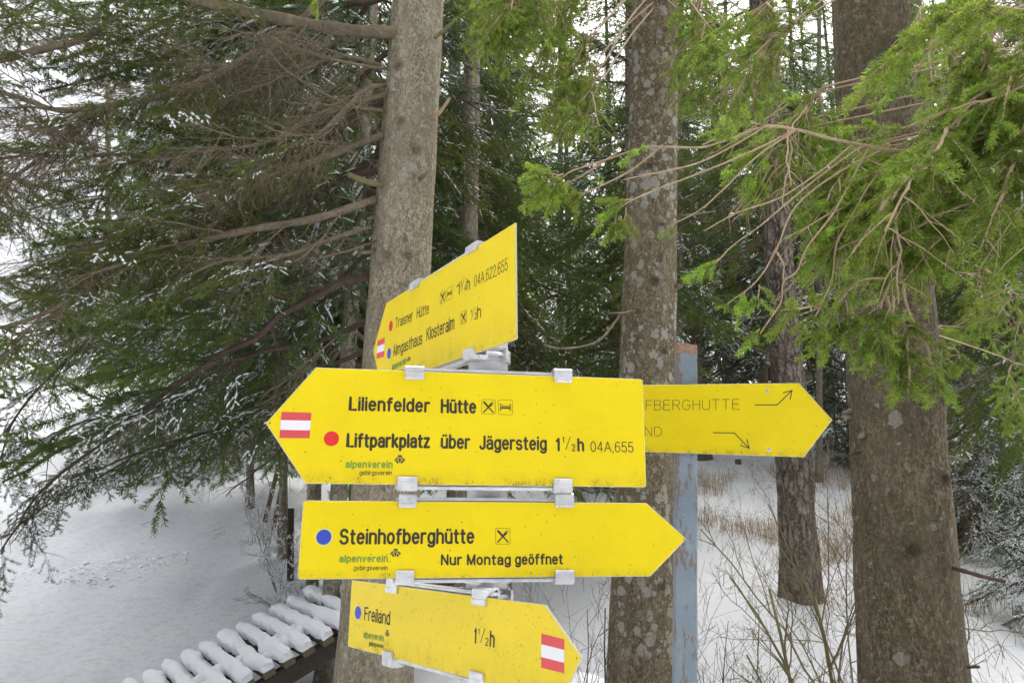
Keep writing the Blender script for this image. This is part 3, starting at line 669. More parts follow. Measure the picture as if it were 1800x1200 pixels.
def rounded(pts, rs):
    out = []; n = len(pts)
    for i in range(n):
        p = Vector(pts[i]); a = Vector(pts[i - 1]); b = Vector(pts[(i + 1) % n]); r = rs[i]
        da = (a - p).normalized(); db = (b - p).normalized(); half = math.acos(max(-1, min(1, da.dot(db)))) / 2
        d = r / math.tan(half); c = p + (da + db).normalized() * (r / math.sin(half))
        v0 = p + da * d - c; v1 = p + db * d - c; a0 = math.atan2(v0.y, v0.x); a1 = math.atan2(v1.y, v1.x); dl = (a1 - a0 + math.pi) % (2 * math.pi) - math.pi
        for k in range(6): out.append((c.x + r * math.cos(a0 + dl * k / 5), c.y + r * math.sin(a0 + dl * k / 5)))
    return out
def panel_mesh(outline, rnd, face, thick=0.003):
    pts = rounded(outline, rnd)
    area = sum(pts[i - 1][0] * pts[i][1] - pts[i][0] * pts[i - 1][1] for i in range(len(pts)))
    if area < 0: pts = pts[::-1]
    bm = bmesh.new(); c = Vector((sum(p[0] for p in pts) / len(pts), sum(p[1] for p in pts) / len(pts)))
    def ring(ins, z):
        vs = []
        for p in pts:
            v = Vector(p); d = (c - v); vs.append(bm.verts.new((v.x + math.copysign(min(ins, abs(d.x)), d.x), v.y + math.copysign(min(ins, abs(d.y)), d.y), z)))
        return vs
    r0, r1, r2 = ring(0.0011, 0.0), ring(0.0, -0.0008), ring(0.0, -thick)
    bm.faces.new(r0); n = len(pts)
    for a, b in ((r0, r1), (r1, r2)):
        for i in range(n):
            f = bm.faces.new((a[i], b[i], b[(i + 1) % n], a[(i + 1) % n])); f.material_index = 1
    f = bm.faces.new(r2[::-1]); f.material_index = 2
    bmesh.ops.recalc_face_normals(bm, faces=bm.faces)
    return bm_mesh('board', bm, [face, SIGN_EDGE, SIGN_BACK])
def disc_mesh(c, r, z, mat, rim=None):
    acc = Acc(); n = 40; an = np.linspace(0, 2 * math.pi, n, endpoint=False)
    def d(rr, zz, m):
        V = np.column_stack([np.r_[c[0], c[0] + rr * np.cos(an)], np.r_[c[1], c[1] + rr * np.sin(an)], np.full(n + 1, zz)])
        acc.add(V, [(0, 1 + q, 1 + (q + 1) % n) for q in range(n)], m)
    d(r, z + 0.0002, 0)
    if rim: d(r * 1.07, z, 1)
    return acc.mesh('waymark_dot', [mat] + ([rim] if rim else []))
def prism(profile, x0, x1):
    """a profile in the (y, z) plane drawn out along x"""
    bm = bmesh.new(); a = [bm.verts.new((x0, y, z)) for y, z in profile]; b = [bm.verts.new((x1, y, z)) for y, z in profile]; n = len(profile)
    for i in range(n): bm.faces.new((a[i], a[(i + 1) % n], b[(i + 1) % n], b[i]))
    bm.faces.new(a[::-1]); bm.faces.new(b)
    bmesh.ops.recalc_face_normals(bm, faces=bm.faces)
    return bm
def food_icon(acc, a, b, z):
    w, h = b[0] - a[0], b[1] - a[1]; P = lambda x, y: (a[0] + x * w, a[1] + y * h); t = w * 0.012
    fr = rounded([P(0, 0), P(1, 0), P(1, 1), P(0, 1)], [w * 0.12] * 4); ribbon(acc, fr + [fr[0]], w * 0.013, z)
    ribbon(acc, [P(.15, .13), P(.62, .60)], w * 0.048, z); ribbon(acc, [P(.58, .56), P(.70, .68)], w * 0.075, z + 3e-5)
    for dx, dy in ((-.055, .055), (0, 0), (.055, -.055)): ribbon(acc, [P(.66 + dx, .66 + dy), P(.84 + dx, .84 + dy)], w * 0.018, z + 6e-5)
    ribbon(acc, [P(.85, .13), P(.46, .52)], w * 0.046, z + 9e-5); ribbon(acc, [P(.50, .48), P(.17, .82)], w * 0.072, z + 12e-5)
def bed_icon(acc, a, b, z):
    w, h = b[0] - a[0], b[1] - a[1]; P = lambda x, y: (a[0] + x * w, a[1] + y * h)
    fr = rounded([P(0, 0), P(1, 0), P(1, 1), P(0, 1)], [w * 0.12] * 4); ribbon(acc, fr + [fr[0]], w * 0.013, z)
    ribbon(acc, [P(.16, .30), P(.16, .72)], w * 0.028, z); ribbon(acc, [P(.84, .30), P(.84, .68)], w * 0.028, z)
    ribbon(acc, [P(.16, .46), P(.84, .46)], w * 0.055, z + 3e-5); ribbon(acc, [P(.28, .58), P(.80, .58)], w * 0.022, z + 6e-5); ribbon(acc, [P(.28, .58), P(.28, .66)], w * 0.022, z + 9e-5)
    for x in (.16, .84):
        ribbon(acc, [P(x - .06, .30), P(x + .06, .30)], w * 0.016, z + 12e-5); ribbon(acc, [P(x - .06, .71), P(x + .06, .71)], w * 0.016, z + 12e-5)
def edelweiss(acc, a, b, z):
    """the club's small flower: five pointed petals fanned over a pale heart"""
    w, h = b[0] - a[0], b[1] - a[1]; P = lambda x, y: (a[0] + x * w, a[1] + y * h, z)
    def poly(pts, m, dz):
        V = [(p[0], p[1], p[2] + dz) for p in pts]; acc.add(V, [(0, i, i + 1) for i in range(1, len(V) - 1)], m)
    poly([P(.5, 1.0), P(.40, .93), P(.27, .93), P(.36, .80), P(.36, .66), P(.64, .66), P(.64, .80), P(.73, .93), P(.60, .93)], 0, 0)
    for s in (-1, 1):
        X = lambda x: .5 + s * x
        poly([P(X(.17), .62), P(X(.20), .72), P(X(.36), .66), P(X(.37), .58), P(X(.5), .44), P(X(.38), .34), P(X(.30), .40)], 0, 0)
        poly([P(X(.18), .46), P(X(.30), .34), P(X(.33), .22), P(X(.12), .06), P(X(.12), .20)], 0, 0)
        poly([P(X(.24), .60), P(X(.33), .58), P(X(.36), .48), P(X(.28), .47)], 1, 8e-5)
        poly([P(X(.09), .66), P(X(.15), .60), P(X(.08), .16), P(X(.02), .12)], 1, 4e-5)
    poly([P(.41, .60), P(.59, .60), P(.56, .30), P(.5, .18), P(.44, .30)], 0, 12e-5)
    poly([P(.40, .80), P(.5, .86), P(.60, .80), P(.57, .70), P(.43, .70)], 1, 12e-5)

POST = Vector((-0.046, 1.412)); POST_R = 0.038
def build_sign(key, label, face, post, post_r, group='yellow trail signs', steel=True):
    d = SIGNS[key]; u, v = Vector(d['u']).normalized(), Vector(d['w']); v = (v - u * v.dot(u)).normalized(); nn = u.cross(v)
    root = thing('trail_sign', label, 'sign', (0, 0, 0), group)
    M = Matrix((u, v, nn)).transposed().to_4x4(); M.translation = Vector(d['P']) + EYE; root.matrix_basis = M
    part('board', panel_mesh(d['outline'], d['rnd'], face), root)
    zt = 0.00035
    for col in ('black', 'green'):
        sel = [t for t in d['texts'] if t[5] == col]
        for q, (s, A, B, h, wt, _c) in enumerate(sel):
            if col == 'black' and s in ('1', '/', '2', '3', '4', 'h') : continue
            acc = Acc(); text_acc(acc, s, A, B, h, wt, zt, 0, 0.0)
            part('lettering', acc.mesh('lettering', [INK[col]]), root)
    tm = [t for t in d['texts'] if t[0] in ('1', '/', '2', '3', '4', 'h')]
    k = 0
    while k < len(tm):                                            # one walking time = one part
        e = k + 1
        while e < len(tm) and tm[e - 1][0] != 'h': e += 1
        acc = Acc()
        for q, (s, A, B, h, wt, _c) in enumerate(tm[k:e]): text_acc(acc, s, A, B, h, wt, zt + q * 2e-5)
        part('walking_time', acc.mesh('walking_time', [INK['black']]), root); k = e
    for c, r, col in d['dots']: part('waymark_dot', disc_mesh(c, r, zt, INK[col], INK['white'] if col == 'blue' else None), root)
    for f in d['flags']:
        acc = Acc(); f = [Vector(p) for p in f]
        for q, (t0, t1, m) in enumerate(((0, 0.315, 0), (0.315, 0.69, 1), (0.69, 1, 0))):
            L_ = lambda t: f[0].lerp(f[3], t); Rr = lambda t: f[1].lerp(f[2], t)
            V = [(*L_(t0), zt), (*L_(t1), zt), (*Rr(t1), zt), (*Rr(t0), zt)]; acc.add(V, [(0, 1, 2), (0, 2, 3)], m)
        part('flag_sticker', acc.mesh('flag_sticker', [INK['flag_red'], INK['white']]), root)
    for kind, a, b in d['icons']:
        acc = Acc(); (food_icon if kind == 'food' else bed_icon)(acc, a, b, zt); part('pictogram', acc.mesh('pictogram', [INK['black']]), root)
    for a, b in d['logos']:
        acc = Acc(); edelweiss(acc, a, b, zt); part('club_emblem', acc.mesh('club_emblem', [INK['black'], INK['grey']]), root)
    for l in d['lines']: pass
    for i in range(0, len(d['lines']), 2):
        acc = Acc()
        for j, l in enumerate(d['lines'][i:i + 2]): ribbon(acc, l, 0.0011, zt + 4e-5 * j)
        part('arrow', acc.mesh('arrow', [INK['black']]), root)
    for c in d['holes']:
        part('drill_hole', disc_mesh(c, 0.0012, zt, INK['black']), root)
    for c in d['screws']:
        bm = bmesh.new(); bmesh.ops.create_cone(bm, cap_ends=True, segments=20, radius1=0.0045, radius2=0.003, depth=0.0016, matrix=Matrix.Translation((c[0], c[1], 0.0008)))
        bmesh.ops.create_cone(bm, cap_ends=True, segments=6, radius1=0.0012, radius2=0.0012, depth=0.0006, matrix=Matrix.Translation((c[0], c[1], 0.0018)))
        me = bm_mesh('screw', bm, [GALV, INK['black']])
        for f in me.polygons:
            if f.center.z > 0.00165: f.material_index = 1
        part('screw', me, root)
    Pl = M.inverted() @ Vector((post.x, post.y, (M.translation).z)); tops = [p[1] for p in d['outline']]; top, bot = d['outline'][0][1], min(tops)
    if d['clips']:
        for c0, c1, e in d['clips']:
            x0, x1 = sorted((c0[0], c1[0])); y0, y1 = sorted((c0[1], c1[1])); t = 0.0022
            edge = top if e > 0 else bot
            lip, out = (y0, y1) if e > 0 else (y1, y0); s = 1 if e > 0 else -1; mid = edge - s * 0.0035
            zo = 0.0046; zb = -0.026
            prof = [(lip, 0.0006), (lip, zo), (lip + s * 0.0022, zo + 0.0016), (mid - s * 0.001, zo + 0.0016), (mid, zo + 0.0002), (out - s * 0.0028, zo), (out, zo - 0.003),
                    (out, zb + 0.004), (out - s * 0.003, zb), (out - s * 0.017, zb), (out - s * 0.019, zb + 0.003), (out - s * 0.016, zb + 0.0075), (out - s * 0.012, zb + 0.0028), (out - s * 0.0045, zb + 0.003), (out - s * 0.003, zb + 0.005),
                    (edge + s * 0.0008 if abs(out - edge) > 0.002 else out - s * 0.002, zo - 0.0035), (edge + s * 0.0006, 0.0006)]
            bm = prism(prof, x0, x1); part('clip', bm_mesh('clip', bm, ALU), root)
        for e in (1, -1):
            cl = sorted([c for c in d['clips'] if c[2] == e], key=lambda c: c[0][0]); xs = [q for c in cl for q in (c[0][0], c[1][0])]
            y = top if e > 0 else bot
            ext = 0.004
            prof = [(y + e * 0.0048, -0.0042), (y + e * 0.0048, -0.007), (y + e * 0.0075, -0.0075), (y + e * 0.0075, -0.0245), (y - e * 0.011, -0.0245), (y - e * 0.011, -0.021), (y + e * 0.002, -0.020), (y + e * 0.002, -0.0042)]
            part('rail', bm_mesh('rail', prism(prof, min(xs) - ext, max(xs) + ext), ALU), root)
            # bracket from the rail to a ring round the post
            bm = bmesh.new(); yy = y - e * 0.004
            zp = Pl.z; px = Pl.x
            box_bm(bm, px - 0.034, px + 0.034, yy - 0.012, yy + 0.012, -0.036, -0.0252, 0.0015)
            part('bracket', bm_mesh('bracket', bm, ALU), root)
            acc = Acc(); an = np.linspace(0, 2 * math.pi, 41); ro = post_r + 0.0045
            Vr = []
            axis = M.inverted().to_3x3() @ Vector((0, 0, 1)); cen = Vector((px, yy, zp))
            e1 = axis.cross(Vector((0, 0, 1))).normalized(); e2 = axis.cross(e1).normalized(); axis.normalize()
            pts = []
            for r_, h_ in ((ro, -0.011), (ro, 0.011), (post_r + 0.0006, 0.011), (post_r + 0.0006, -0.011)):
                for q in an[:-1]: Vr.append(cen + axis * h_ + (e1 * math.cos(q) + e2 * math.sin(q)) * r_)
            m = 40; Fc = []
            for k4 in range(4):
                for q in range(m):
                    a_, b_, c_, d_ = k4 * m + q, k4 * m + (q + 1) % m, ((k4 + 1) % 4) * m + (q + 1) % m, ((k4 + 1) % 4) * m + q
                    Fc += [(a_, b_, c_), (a_, c_, d_)]
            acc.add([tuple(x) for x in Vr], Fc, 0)
            part('clamp_ring', acc.mesh('clamp_ring', [ALU]), root)
            for s in (-1, 1):
                bm = bmesh.new(); bmesh.ops.create_cone(bm, cap_ends=True, segments=6, radius1=0.0062, radius2=0.0062, depth=0.006, matrix=Matrix.Translation((px + s * (post_r + 0.012), yy, zp - 0.013)))
                bmesh.ops.create_cone(bm, cap_ends=True, segments=12, radius1=0.0036, radius2=0.0036, depth=abs(zp) - 0.005, matrix=Matrix.Translation((px + s * (post_r + 0.012), yy, zp / 2 - 0.018)))
                box_bm(bm, px + s * (post_r + 0.002) - 0.002 * s, px + s * (post_r + 0.022), yy - 0.011, yy + 0.011, zp - 0.0105, zp - 0.0055) if s > 0 else box_bm(bm, px + s * (post_r + 0.022), px + s * (post_r + 0.002) + 0.002, yy - 0.011, yy + 0.011, zp - 0.0105, zp - 0.0055)
                part('bolt', bm_mesh('bolt', bm, ALU), root)
    return root

build_sign('main', 'big yellow left-pointing arrow sign reading Lilienfelder Hütte and Liftparkplatz', YELLOW, POST, POST_R)
build_sign('stein', 'yellow right-pointing arrow sign reading Steinhofberghütte, Nur Montag geöffnet', YELLOW, POST, POST_R)
build_sign('frei', 'dirty yellow sign reading Freiland with a flag sticker at its right tip', YELLOW_WORN, POST, POST_R)
build_sign('top', 'tilted speckled yellow sign reading Traisner Hütte at the top of the post', YELLOW_AGED, POST, POST_R)

# the galvanised post that carries the four signs
def post_mesh(name, z0, z1, r, mat, cap=False):
    bm = bmesh.new(); prof = [(r * 0.86, z1), (r, z1), (r, z0)]
    seg = 40; rings = []
    rows = [(r * 0.86, z1 - 0.05), (r * 0.86, z1), (r * 0.9, z1 + 0.0012), (r * 0.985, z1 + 0.001), (r, z1 - 0.002)] + [(r, z1 + (z0 - z1) * k / 12) for k in range(1, 13)]
    for rr, z in rows: rings.append([bm.verts.new((rr * math.cos(2 * math.pi * i / seg), rr * math.sin(2 * math.pi * i / seg), z)) for i in range(seg)])
    for a, b in zip(rings, rings[1:]):
        for i in range(seg): bm.faces.new((a[i], a[(i + 1) % seg], b[(i + 1) % seg], b[i]))
    bm.faces.new(rings[0])
    bmesh.ops.recalc_face_normals(bm, faces=bm.faces)
    return bm_mesh(name, bm, mat, True)
pz = ground_z(POST.x, POST.y)
po = part('sign_post', post_mesh('sign_post', -0.3, 2.06 - pz, POST_R, GALV), None); po.location = (POST.x, POST.y, pz)
tag(po, 'pale galvanised post behind the four stacked yellow signs', 'post')

# the blue square tube with the second sign, leaning a touch
BT = at(1205.5, 607, 1.80); BB = at(1203.5, 1190, 1.80); bdir = (BT - BB).normalized(); bz = ground_z(BB.x, BB.y)
BF = BB + bdir * ((bz - BB.z) / bdir.z); BLUE_H = (BT - BF).length; BLUE_TOP = BLUE_H - 0.006
BLUE = blue_paint()
def square_tube(h, a, rc, mat):
    bm = bmesh.new(); n = 5; prof = []
    for cx, cy, a0 in ((a - rc, a - rc, 0), (-a + rc, a - rc, 90), (-a + rc, -a + rc, 180), (a - rc, -a + rc, 270)):
        for k in range(n): t = R(a0 + 90 * k / (n - 1)); prof.append((cx + rc * math.cos(t), cy + rc * math.sin(t)))
    g = np.random.default_rng(4); rings = []
    zs = [h - .06, h] + [h + (-.3 - h) * k / 60 for k in range(1, 61)]
    for i, z in enumerate(zs):
        s = .86 if i == 0 else 1.0
        rings.append([bm.verts.new((x * s + .0006 * math.sin(z * 23 + y * 90), y * s + .0012 * math.sin(z * 17 + x * 60) * math.sin(z * 5), z + (.0025 * math.sin(math.atan2(y, x) * 3 + 1) if i == 1 else 0))) for x, y in prof])
        if i == 1: rings.append([bm.verts.new((v.co.x * .90, v.co.y * .90, v.co.z + .0005)) for v in rings[1]]); rings[0], rings[1], rings[2] = rings[0], rings[2], rings[1]
    for a_, b_ in zip(rings, rings[1:]):
        m = len(a_)
        for i in range(m): bm.faces.new((a_[i], a_[(i + 1) % m], b_[(i + 1) % m], b_[i]))
    bm.faces.new(rings[0]); bmesh.ops.recalc_face_normals(bm, faces=bm.faces)
    return bm_mesh('blue_post', bm, mat)
bp = part('blue_post', square_tube(BLUE_H, 0.0255, 0.007, BLUE), None)
Mb = bdir.to_track_quat('Z', 'Y').to_matrix().to_4x4(); bm_x = Vector((math.cos(R(-5)), math.sin(R(-5)), 0)); bm_y = bdir.cross(bm_x).normalized(); bm_x = bm_y.cross(bdir)
Mb = Matrix((bm_x, bm_y, bdir)).transposed().to_4x4(); Mb.translation = BF; bp.matrix_basis = Mb
tag(bp, 'chipped greyish blue square steel tube with a rusty rim at its top', 'post')
build_sign('blue', 'yellow pointed sign with two bent black arrows screwed to the blue tube', YELLOW, Vector((BT.x, BT.y)), 0.0285)

# ------------------------------------------------------------------ trees
def trunk_mesh(axis_fn, H, r_fn, sides, rows, seed, mat, knots=(), scars=0, flare=0.35, rough=0.02):
    rng = np.random.default_rng(seed); acc = Acc()
    hs = np.unique(np.r_[np.linspace(-0.25, min(4.6, H), int(rows * .85)), np.linspace(min(4.6, H), H, max(4, int(rows * .15)))]); rows = len(hs); an = np.linspace(0, 2 * math.pi, sides, endpoint=False)
    hh, aa = np.meshgrid(hs, an, indexing='ij')
    r = np.vectorize(r_fn)(hh) * (1 + flare * np.exp(-np.clip(hh, 0, None) / 0.28) * (1 + 0.35 * np.cos(aa * 5 + seed)))
    for k in range(5):
        r = r * (1 + rough * rng.uniform(.4, 1) * np.sin(aa * rng.integers(1, 5) + hh * rng.uniform(-2.5, 2.5) + rng.uniform(0, 6)))
    for k in range(10):
        r = r * (1 + rough * 0.35 * np.sin(aa * rng.integers(5, 14) + hh * rng.uniform(-14, 14) + rng.uniform(0, 6)))
    dark = np.zeros_like(r)
    for (kh, ka, kr, amp) in knots:
        da = (aa - ka + math.pi) % (2 * math.pi) - math.pi
        dist = np.sqrt((da * r) ** 2 + ((hh - kh) * 0.8) ** 2)
        r = r + amp * np.exp(-(dist / kr) ** 2) - amp * 1.5 * np.exp(-(dist / (kr * 0.36)) ** 2)
        dark = np.maximum(dark, 0.45 * np.exp(-(np.sqrt((da * r) ** 2 + ((hh - kh) * 1.9) ** 2) / (kr * 1.5)) ** 2) + 0.55 * np.exp(-(dist / (kr * .42)) ** 2))
    ax = np.array([axis_fn(h) for h in hs])
    V = np.stack([ax[:, None, 0] + r * np.cos(aa), ax[:, None, 1] + r * np.sin(aa), ax[:, None, 2] + 0 * aa], -1).reshape(-1, 3)
    i = np.arange(rows - 1)[:, None] * sides; j = np.arange(sides)[None, :]; k = (j + 1) % sides
    a, b, c, d = i + j, i + k, i + sides + k, i + sides + j
    acc.add(V, np.concatenate([np.stack([a, b, c], -1).reshape(-1, 3), np.stack([a, c, d], -1).reshape(-1, 3)]), 0, dark.reshape(-1))
    return acc.mesh('trunk', [mat], True)
class Tree: pass
def make_trunk(label, p_hi, p_lo, d, r_eye, H, mat, seed, group=None, name='spruce_tree', sides=28, rows=150, knots=(), taper=0.55, flare=0.35, rough=0.02):
    """p_hi, p_lo: two pixels on the trunk's axis, d: distance"""
    t = Tree(); A = at(*p_lo, d); B = at(*p_hi, d); dirv = (B - A) / (B.z - A.z)
    zb = ground_z(A.x, A.y); 
    for _ in range(3):
        b = A + dirv * (zb - A.z); zb = ground_z(b.x, b.y)
    t.base = Vector((b.x, b.y, zb)); t.dir = dirv; t.H = H
    hz = 1.6 - zb
    t.r = lambda h: r_eye * max(0.05, (H - max(h, 0) * taper - hz * (1 - taper) - (0 if h < H * .97 else 0)) / (H - hz)) if True else 0
    t.axis = lambda h: (dirv.x * h, dirv.y * h, h)
    t.root = thing(name, label, 'tree', t.base, group)
    part('trunk', trunk_mesh(t.axis, H, t.r, sides, rows, seed, mat, knots, flare=flare, rough=rough), t.root)
    t.loc = lambda p: p - t.base
    t.n = 0
    return t

# shared branch shapes -------------------------------------------------
print('building branch shapes')
def variants(tagname, mats, n, **kw):
    out = []
    for k in range(n):
        q = dict(kw); out.append(arrays_mesh('branch', branch_arrays(seed=hash_seed(tagname) + k, **q), mats))
    return out
def hash_seed(s): return sum(ord(c) * (i + 7) for i, c in enumerate(s)) * 13
MM = [TWIG, NEEDLE_MID, SNOW]; MD = [TWIG_DARK, NEEDLE_DARK, SNOW]; MC = [TWIG_DARK, NEEDLE_COLD, SNOW]; MN = [TWIG_TAN, NEEDLE_NEAR, SNOW]
# long limbs' side sprays, seen from 3 to 6 metres
SPRAY_MID = variants('mid', MM, 4, L=0.75, lat=0.5, ds=0.055, sub_ds=0.035, dens=900, nl=0.018, nw=0.0020, droop=0.2, bare=0.3, dead=0.12, snow=0.16, r0=0.006, sn=1.5)
SPRAY_MIDSNOW = variants('midsnow', MC, 3, L=0.75, lat=0.5, ds=0.055, sub_ds=0.035, dens=900, nl=0.018, nw=0.0020, droop=0.25, bare=0.2, dead=0.1, snow=0.40, r0=0.006, sn=1.3)
SPRAY_BARE = variants('bare', MM, 5, L=0.8, lat=0.7, ds=0.045, sub_ds=0.06, dens=0.01, droop=0.12, hang=.3, bare=1.0, dead=1.0, snow=0.0, r0=0.006, thin=0.8)
# whole branches of the trees behind
BR_GREEN = variants('green', MD, 4, L=1.7, lat=0.46, ds=0.075, sub_ds=0.05, dens=760, nl=0.024, nw=0.0034, droop=0.28, bare=0.3, dead=0.14, snow=0.08, r0=0.016, sn=1.8)
BR_SNOW = variants('snowy', MC, 4, L=1.7, lat=0.46, ds=0.075, sub_ds=0.05, dens=760, nl=0.024, nw=0.0034, droop=0.30, bare=0.25, dead=0.1, snow=0.42, r0=0.016, sn=2.1)
BR_OLIVE = variants('olive', MM, 3, L=1.7, lat=0.46, ds=0.075, sub_ds=0.05, dens=760, nl=0.024, nw=0.0034, droop=0.28, bare=0.3, dead=0.14, snow=0.20, r0=0.016, sn=2.0)
BR_HEAVY = variants('heavy', MC, 3, L=1.2, lat=0.5, ds=0.075, sub_ds=0.055, dens=520, nl=0.022, nw=0.0030, droop=0.34, bare=0.1, dead=0.05, snow=0.6, r0=0.012, sn=1.9)
BR_BARE = variants('twiggy', MD, 3, L=1.5, lat=0.45, ds=0.10, sub_ds=0.10, dens=0.01, droop=0.2, bare=1, dead=1, r0=0.014)
# fresh sprays close to the camera
NEAR_M = variants('nearm', MN, 5, L=0.26, lat=0.5, ds=0.042, sub_ds=0.046, dens=1500, nl=0.0165, nw=0.0020, droop=0.22, bare=0.25, dead=0.06, snow=0.0, r0=0.0032, young=0.9)
NEAR_S = variants('nears', MN, 3, L=0.17, lat=0.5, ds=0.034, sub_ds=0.045, dens=1600, nl=0.0165, nw=0.0020, droop=0.15, bare=0.2, dead=0.05, snow=0.0, r0=0.0022, young=1.0)
NEAR_T = variants('neart', MN, 3, L=0.085, lat=0.55, ds=0.022, sub_ds=0.03, dens=1900, nl=0.0175, nw=0.0018, droop=0.1, bare=0.1, dead=0.0, snow=0.0, r0=0.0016, subs=False, young=1.0)
NEAR_SNOW = variants('nearsn', MN, 2, L=0.26, lat=0.5, ds=0.042, sub_ds=0.046, dens=1500, nl=0.0165, nw=0.0020, droop=0.25, bare=0.2, dead=0.05, snow=0.22, r0=0.0032, young=0.7, sn=0.55)
NEAR_BARE = variants('nearb', MN, 3, L=0.3, lat=0.5, ds=0.05, sub_ds=0.045, dens=0.01, droop=0.25, bare=1, dead=1, r0=0.0018, thin=0.55, hang=.5)
print('shapes done')

def limb(tree, pts, r0, r1, mat, sides=7, wob=0.010, seed=0, sub=6):
    """a limb traced through (pixel, pixel, distance) points: one mesh, child of its tree"""
    P = smooth_path([tree.loc(at(*p)) for p in pts], sub); rng = np.random.default_rng(seed)
    n = len(P); P = P + np.cumsum(rng.normal(0, wob * 0.12, P.shape), 0) * np.linspace(0, 1, n)[:, None]
    rad = np.linspace(r0, r1, n) * (1 + 0.10 * np.sin(np.arange(n) * 1.7 + seed)) 
    acc = Acc(); tube(acc, P, rad, sides, 0)
    o = part('branch', acc.mesh('branch', [mat], True), tree.root)
    o['pts'] = 0
    return o, P
def spray(tree, parent, meshes, base, tip, rng, scale=None, roll=None, L=None, name='spray'):
    me = meshes[int(rng.integers(len(meshes)))]
    Lm = L or me_len[me.name]
    sc = scale if scale else (tip - base).length / Lm
    M = frame(Vector(base), Vector(tip), roll=rng.normal(0, 0.35) if roll is None else roll, scale=sc)
    return part(name, me, parent, M)
me_len = {}
for lst, L_ in ((SPRAY_MID, .75), (SPRAY_MIDSNOW, .75), (SPRAY_BARE, .8), (BR_GREEN, 1.7), (BR_SNOW, 1.7), (BR_OLIVE, 1.7), (BR_BARE, 1.5), (BR_HEAVY, 1.2), (NEAR_M, .26), (NEAR_S, .17), (NEAR_T, .085), (NEAR_SNOW, .26), (NEAR_BARE, .3)):
    for m_ in lst: me_len[m_.name] = L_
def dress(tree, limb_o, P, rng, meshes, t0, t1, step, length, spread=(35, 70), droop=-0.25, bare=None, bare_t=(0.1, 0.8), bare_step=0.2, ln_var=0.3):
    """side sprays along a limb"""
    P = np.asarray(P); seg = np.linalg.norm(np.diff(P, axis=0), axis=1); cum = np.r_[0, np.cumsum(seg)]; tot = cum[-1]
    def pt(s):
        k = min(np.searchsorted(cum, s, 'right') - 1, len(seg) - 1); f = (s - cum[k]) / seg[k]
        return P[k] * (1 - f) + P[k + 1] * f, unit(P[min(k + 1, len(P) - 1)] - P[k])
    def go(ms, a, b, st, ln):
        s = a * tot; side = 1 if rng.random() < .5 else -1
        while s < b * tot:
            p, T = pt(s); up = np.array([0, 0, 1.0]); S = unit(np.cross(T, up)) * side
            an = math.radians(rng.uniform(*spread)); d = unit(T * math.cos(an) + S * math.sin(an) + up * (droop + rng.normal(0, 0.28)))
            l = ln * rng.uniform(1 - ln_var, 1 + ln_var) * (1 - 0.35 * s / tot)
            spray(tree, limb_o, ms, Vector(p), Vector(p + d * l), rng); s += st * rng.uniform(0.6, 1.4); side = -side
    if meshes: go(meshes, t0, t1, step, length)
    if bare: go(bare, *bare_t, bare_step, length * 0.9)
    if meshes:
        p, T = pt(tot * 0.98); spray(tree, limb_o, meshes, Vector(p), Vector(p + unit(T + np.array([0, 0, droop * .5])) * length), rng)

def whorls(tree, rng, h0, h1, n, Lfun, meshes, weights=None, az=None, dead_below=0.0, droop=(-22, 8), sector=None):
    """branches all round a trunk, drooping low down and rising higher up"""
    made = 0; k = 0
    while made < n and k < n * 4:
        k += 1
        h = h0 + (h1 - h0) * ((made + rng.random()) / n)
        a = made * 2.39996 + rng.normal(0, 0.35)
        if sector and not sector(a, h):
            a = rng.choice([x for x in np.linspace(0, 6.28, 40) if sector(x, h)]) + rng.normal(0, .1)
        fr = (h - h0) / max(h1 - h0, 1e-3); dr = math.radians(droop[0] * (1 - fr) + droop[1] * fr + rng.normal(0, 6))
        L = Lfun(h) * rng.uniform(0.72, 1.15); ax = Vector(tree.axis(h)); d = Vector((math.cos(a) * math.cos(dr), math.sin(a) * math.cos(dr), math.sin(dr)))
        base = ax + Vector((math.cos(a), math.sin(a), 0)) * tree.r(h) * 0.8
        ms = BR_BARE if h < h0 + dead_below and rng.random() < 0.75 else meshes[0] if weights is None else meshes[int(rng.choice(len(meshes), p=weights))]
        spray(tree, tree.root, ms, base, base + d * L, rng, name='branch'); made += 1

# ---- the pale trunk left of the signs, with its long limbs reaching over the track
rng = np.random.default_rng(5)
K1 = [(2.05, -1.85, 0.05, 0.016), (2.05, -1.2, 0.045, 0.010), (1.42, -1.55, 0.05, 0.012), (1.18, -2.3, 0.05, 0.014), (1.05, -1.25, 0.045, 0.012), (2.62, -1.15, 0.05, 0.012), (2.78, -1.75, 0.04, 0.008), (3.1, -2.0, .05, .012)]
T1 = make_trunk('stout pale grey-brown spruce trunk directly behind the left end of the signs', (735, 0), (676, 900), 3.7, 0.168, 11.0, BARK_PALE, 11, knots=[(h + 0.6, a, r, amp) for h, a, r, amp in K1], sides=96, rows=420, rough=0.014)
L_ = []
def T1limb(pts, r0, r1, mat=TWIG, **kw):
    o, P = limb(T1, pts, r0, r1, mat, seed=len(L_) + 3, **kw); L_.append(o); return o, P
o, P = T1limb([(712, 58, 3.62), (600, 52, 3.5), (450, 25, 3.35), (330, -5, 3.2), (200, -45, 3.1)], 0.036, 0.022, sides=10); dress(T1, o, P, rng, SPRAY_MID, .55, 1, .095, .6, bare=SPRAY_BARE)
o, P = T1limb([(712, -130, 3.7), (590, -20, 3.6), (500, 62, 3.5), (420, 110, 3.45), (320, 160, 3.4), (220, 180, 3.35), (110, 193, 3.3), (40, 172, 3.3), (-80, 140, 3.2)], 0.024, 0.010, sides=9); dress(T1, o, P, rng, SPRAY_MID, .5, 1, .095, .62, bare=SPRAY_BARE, bare_t=(.25, 1), bare_step=.045)
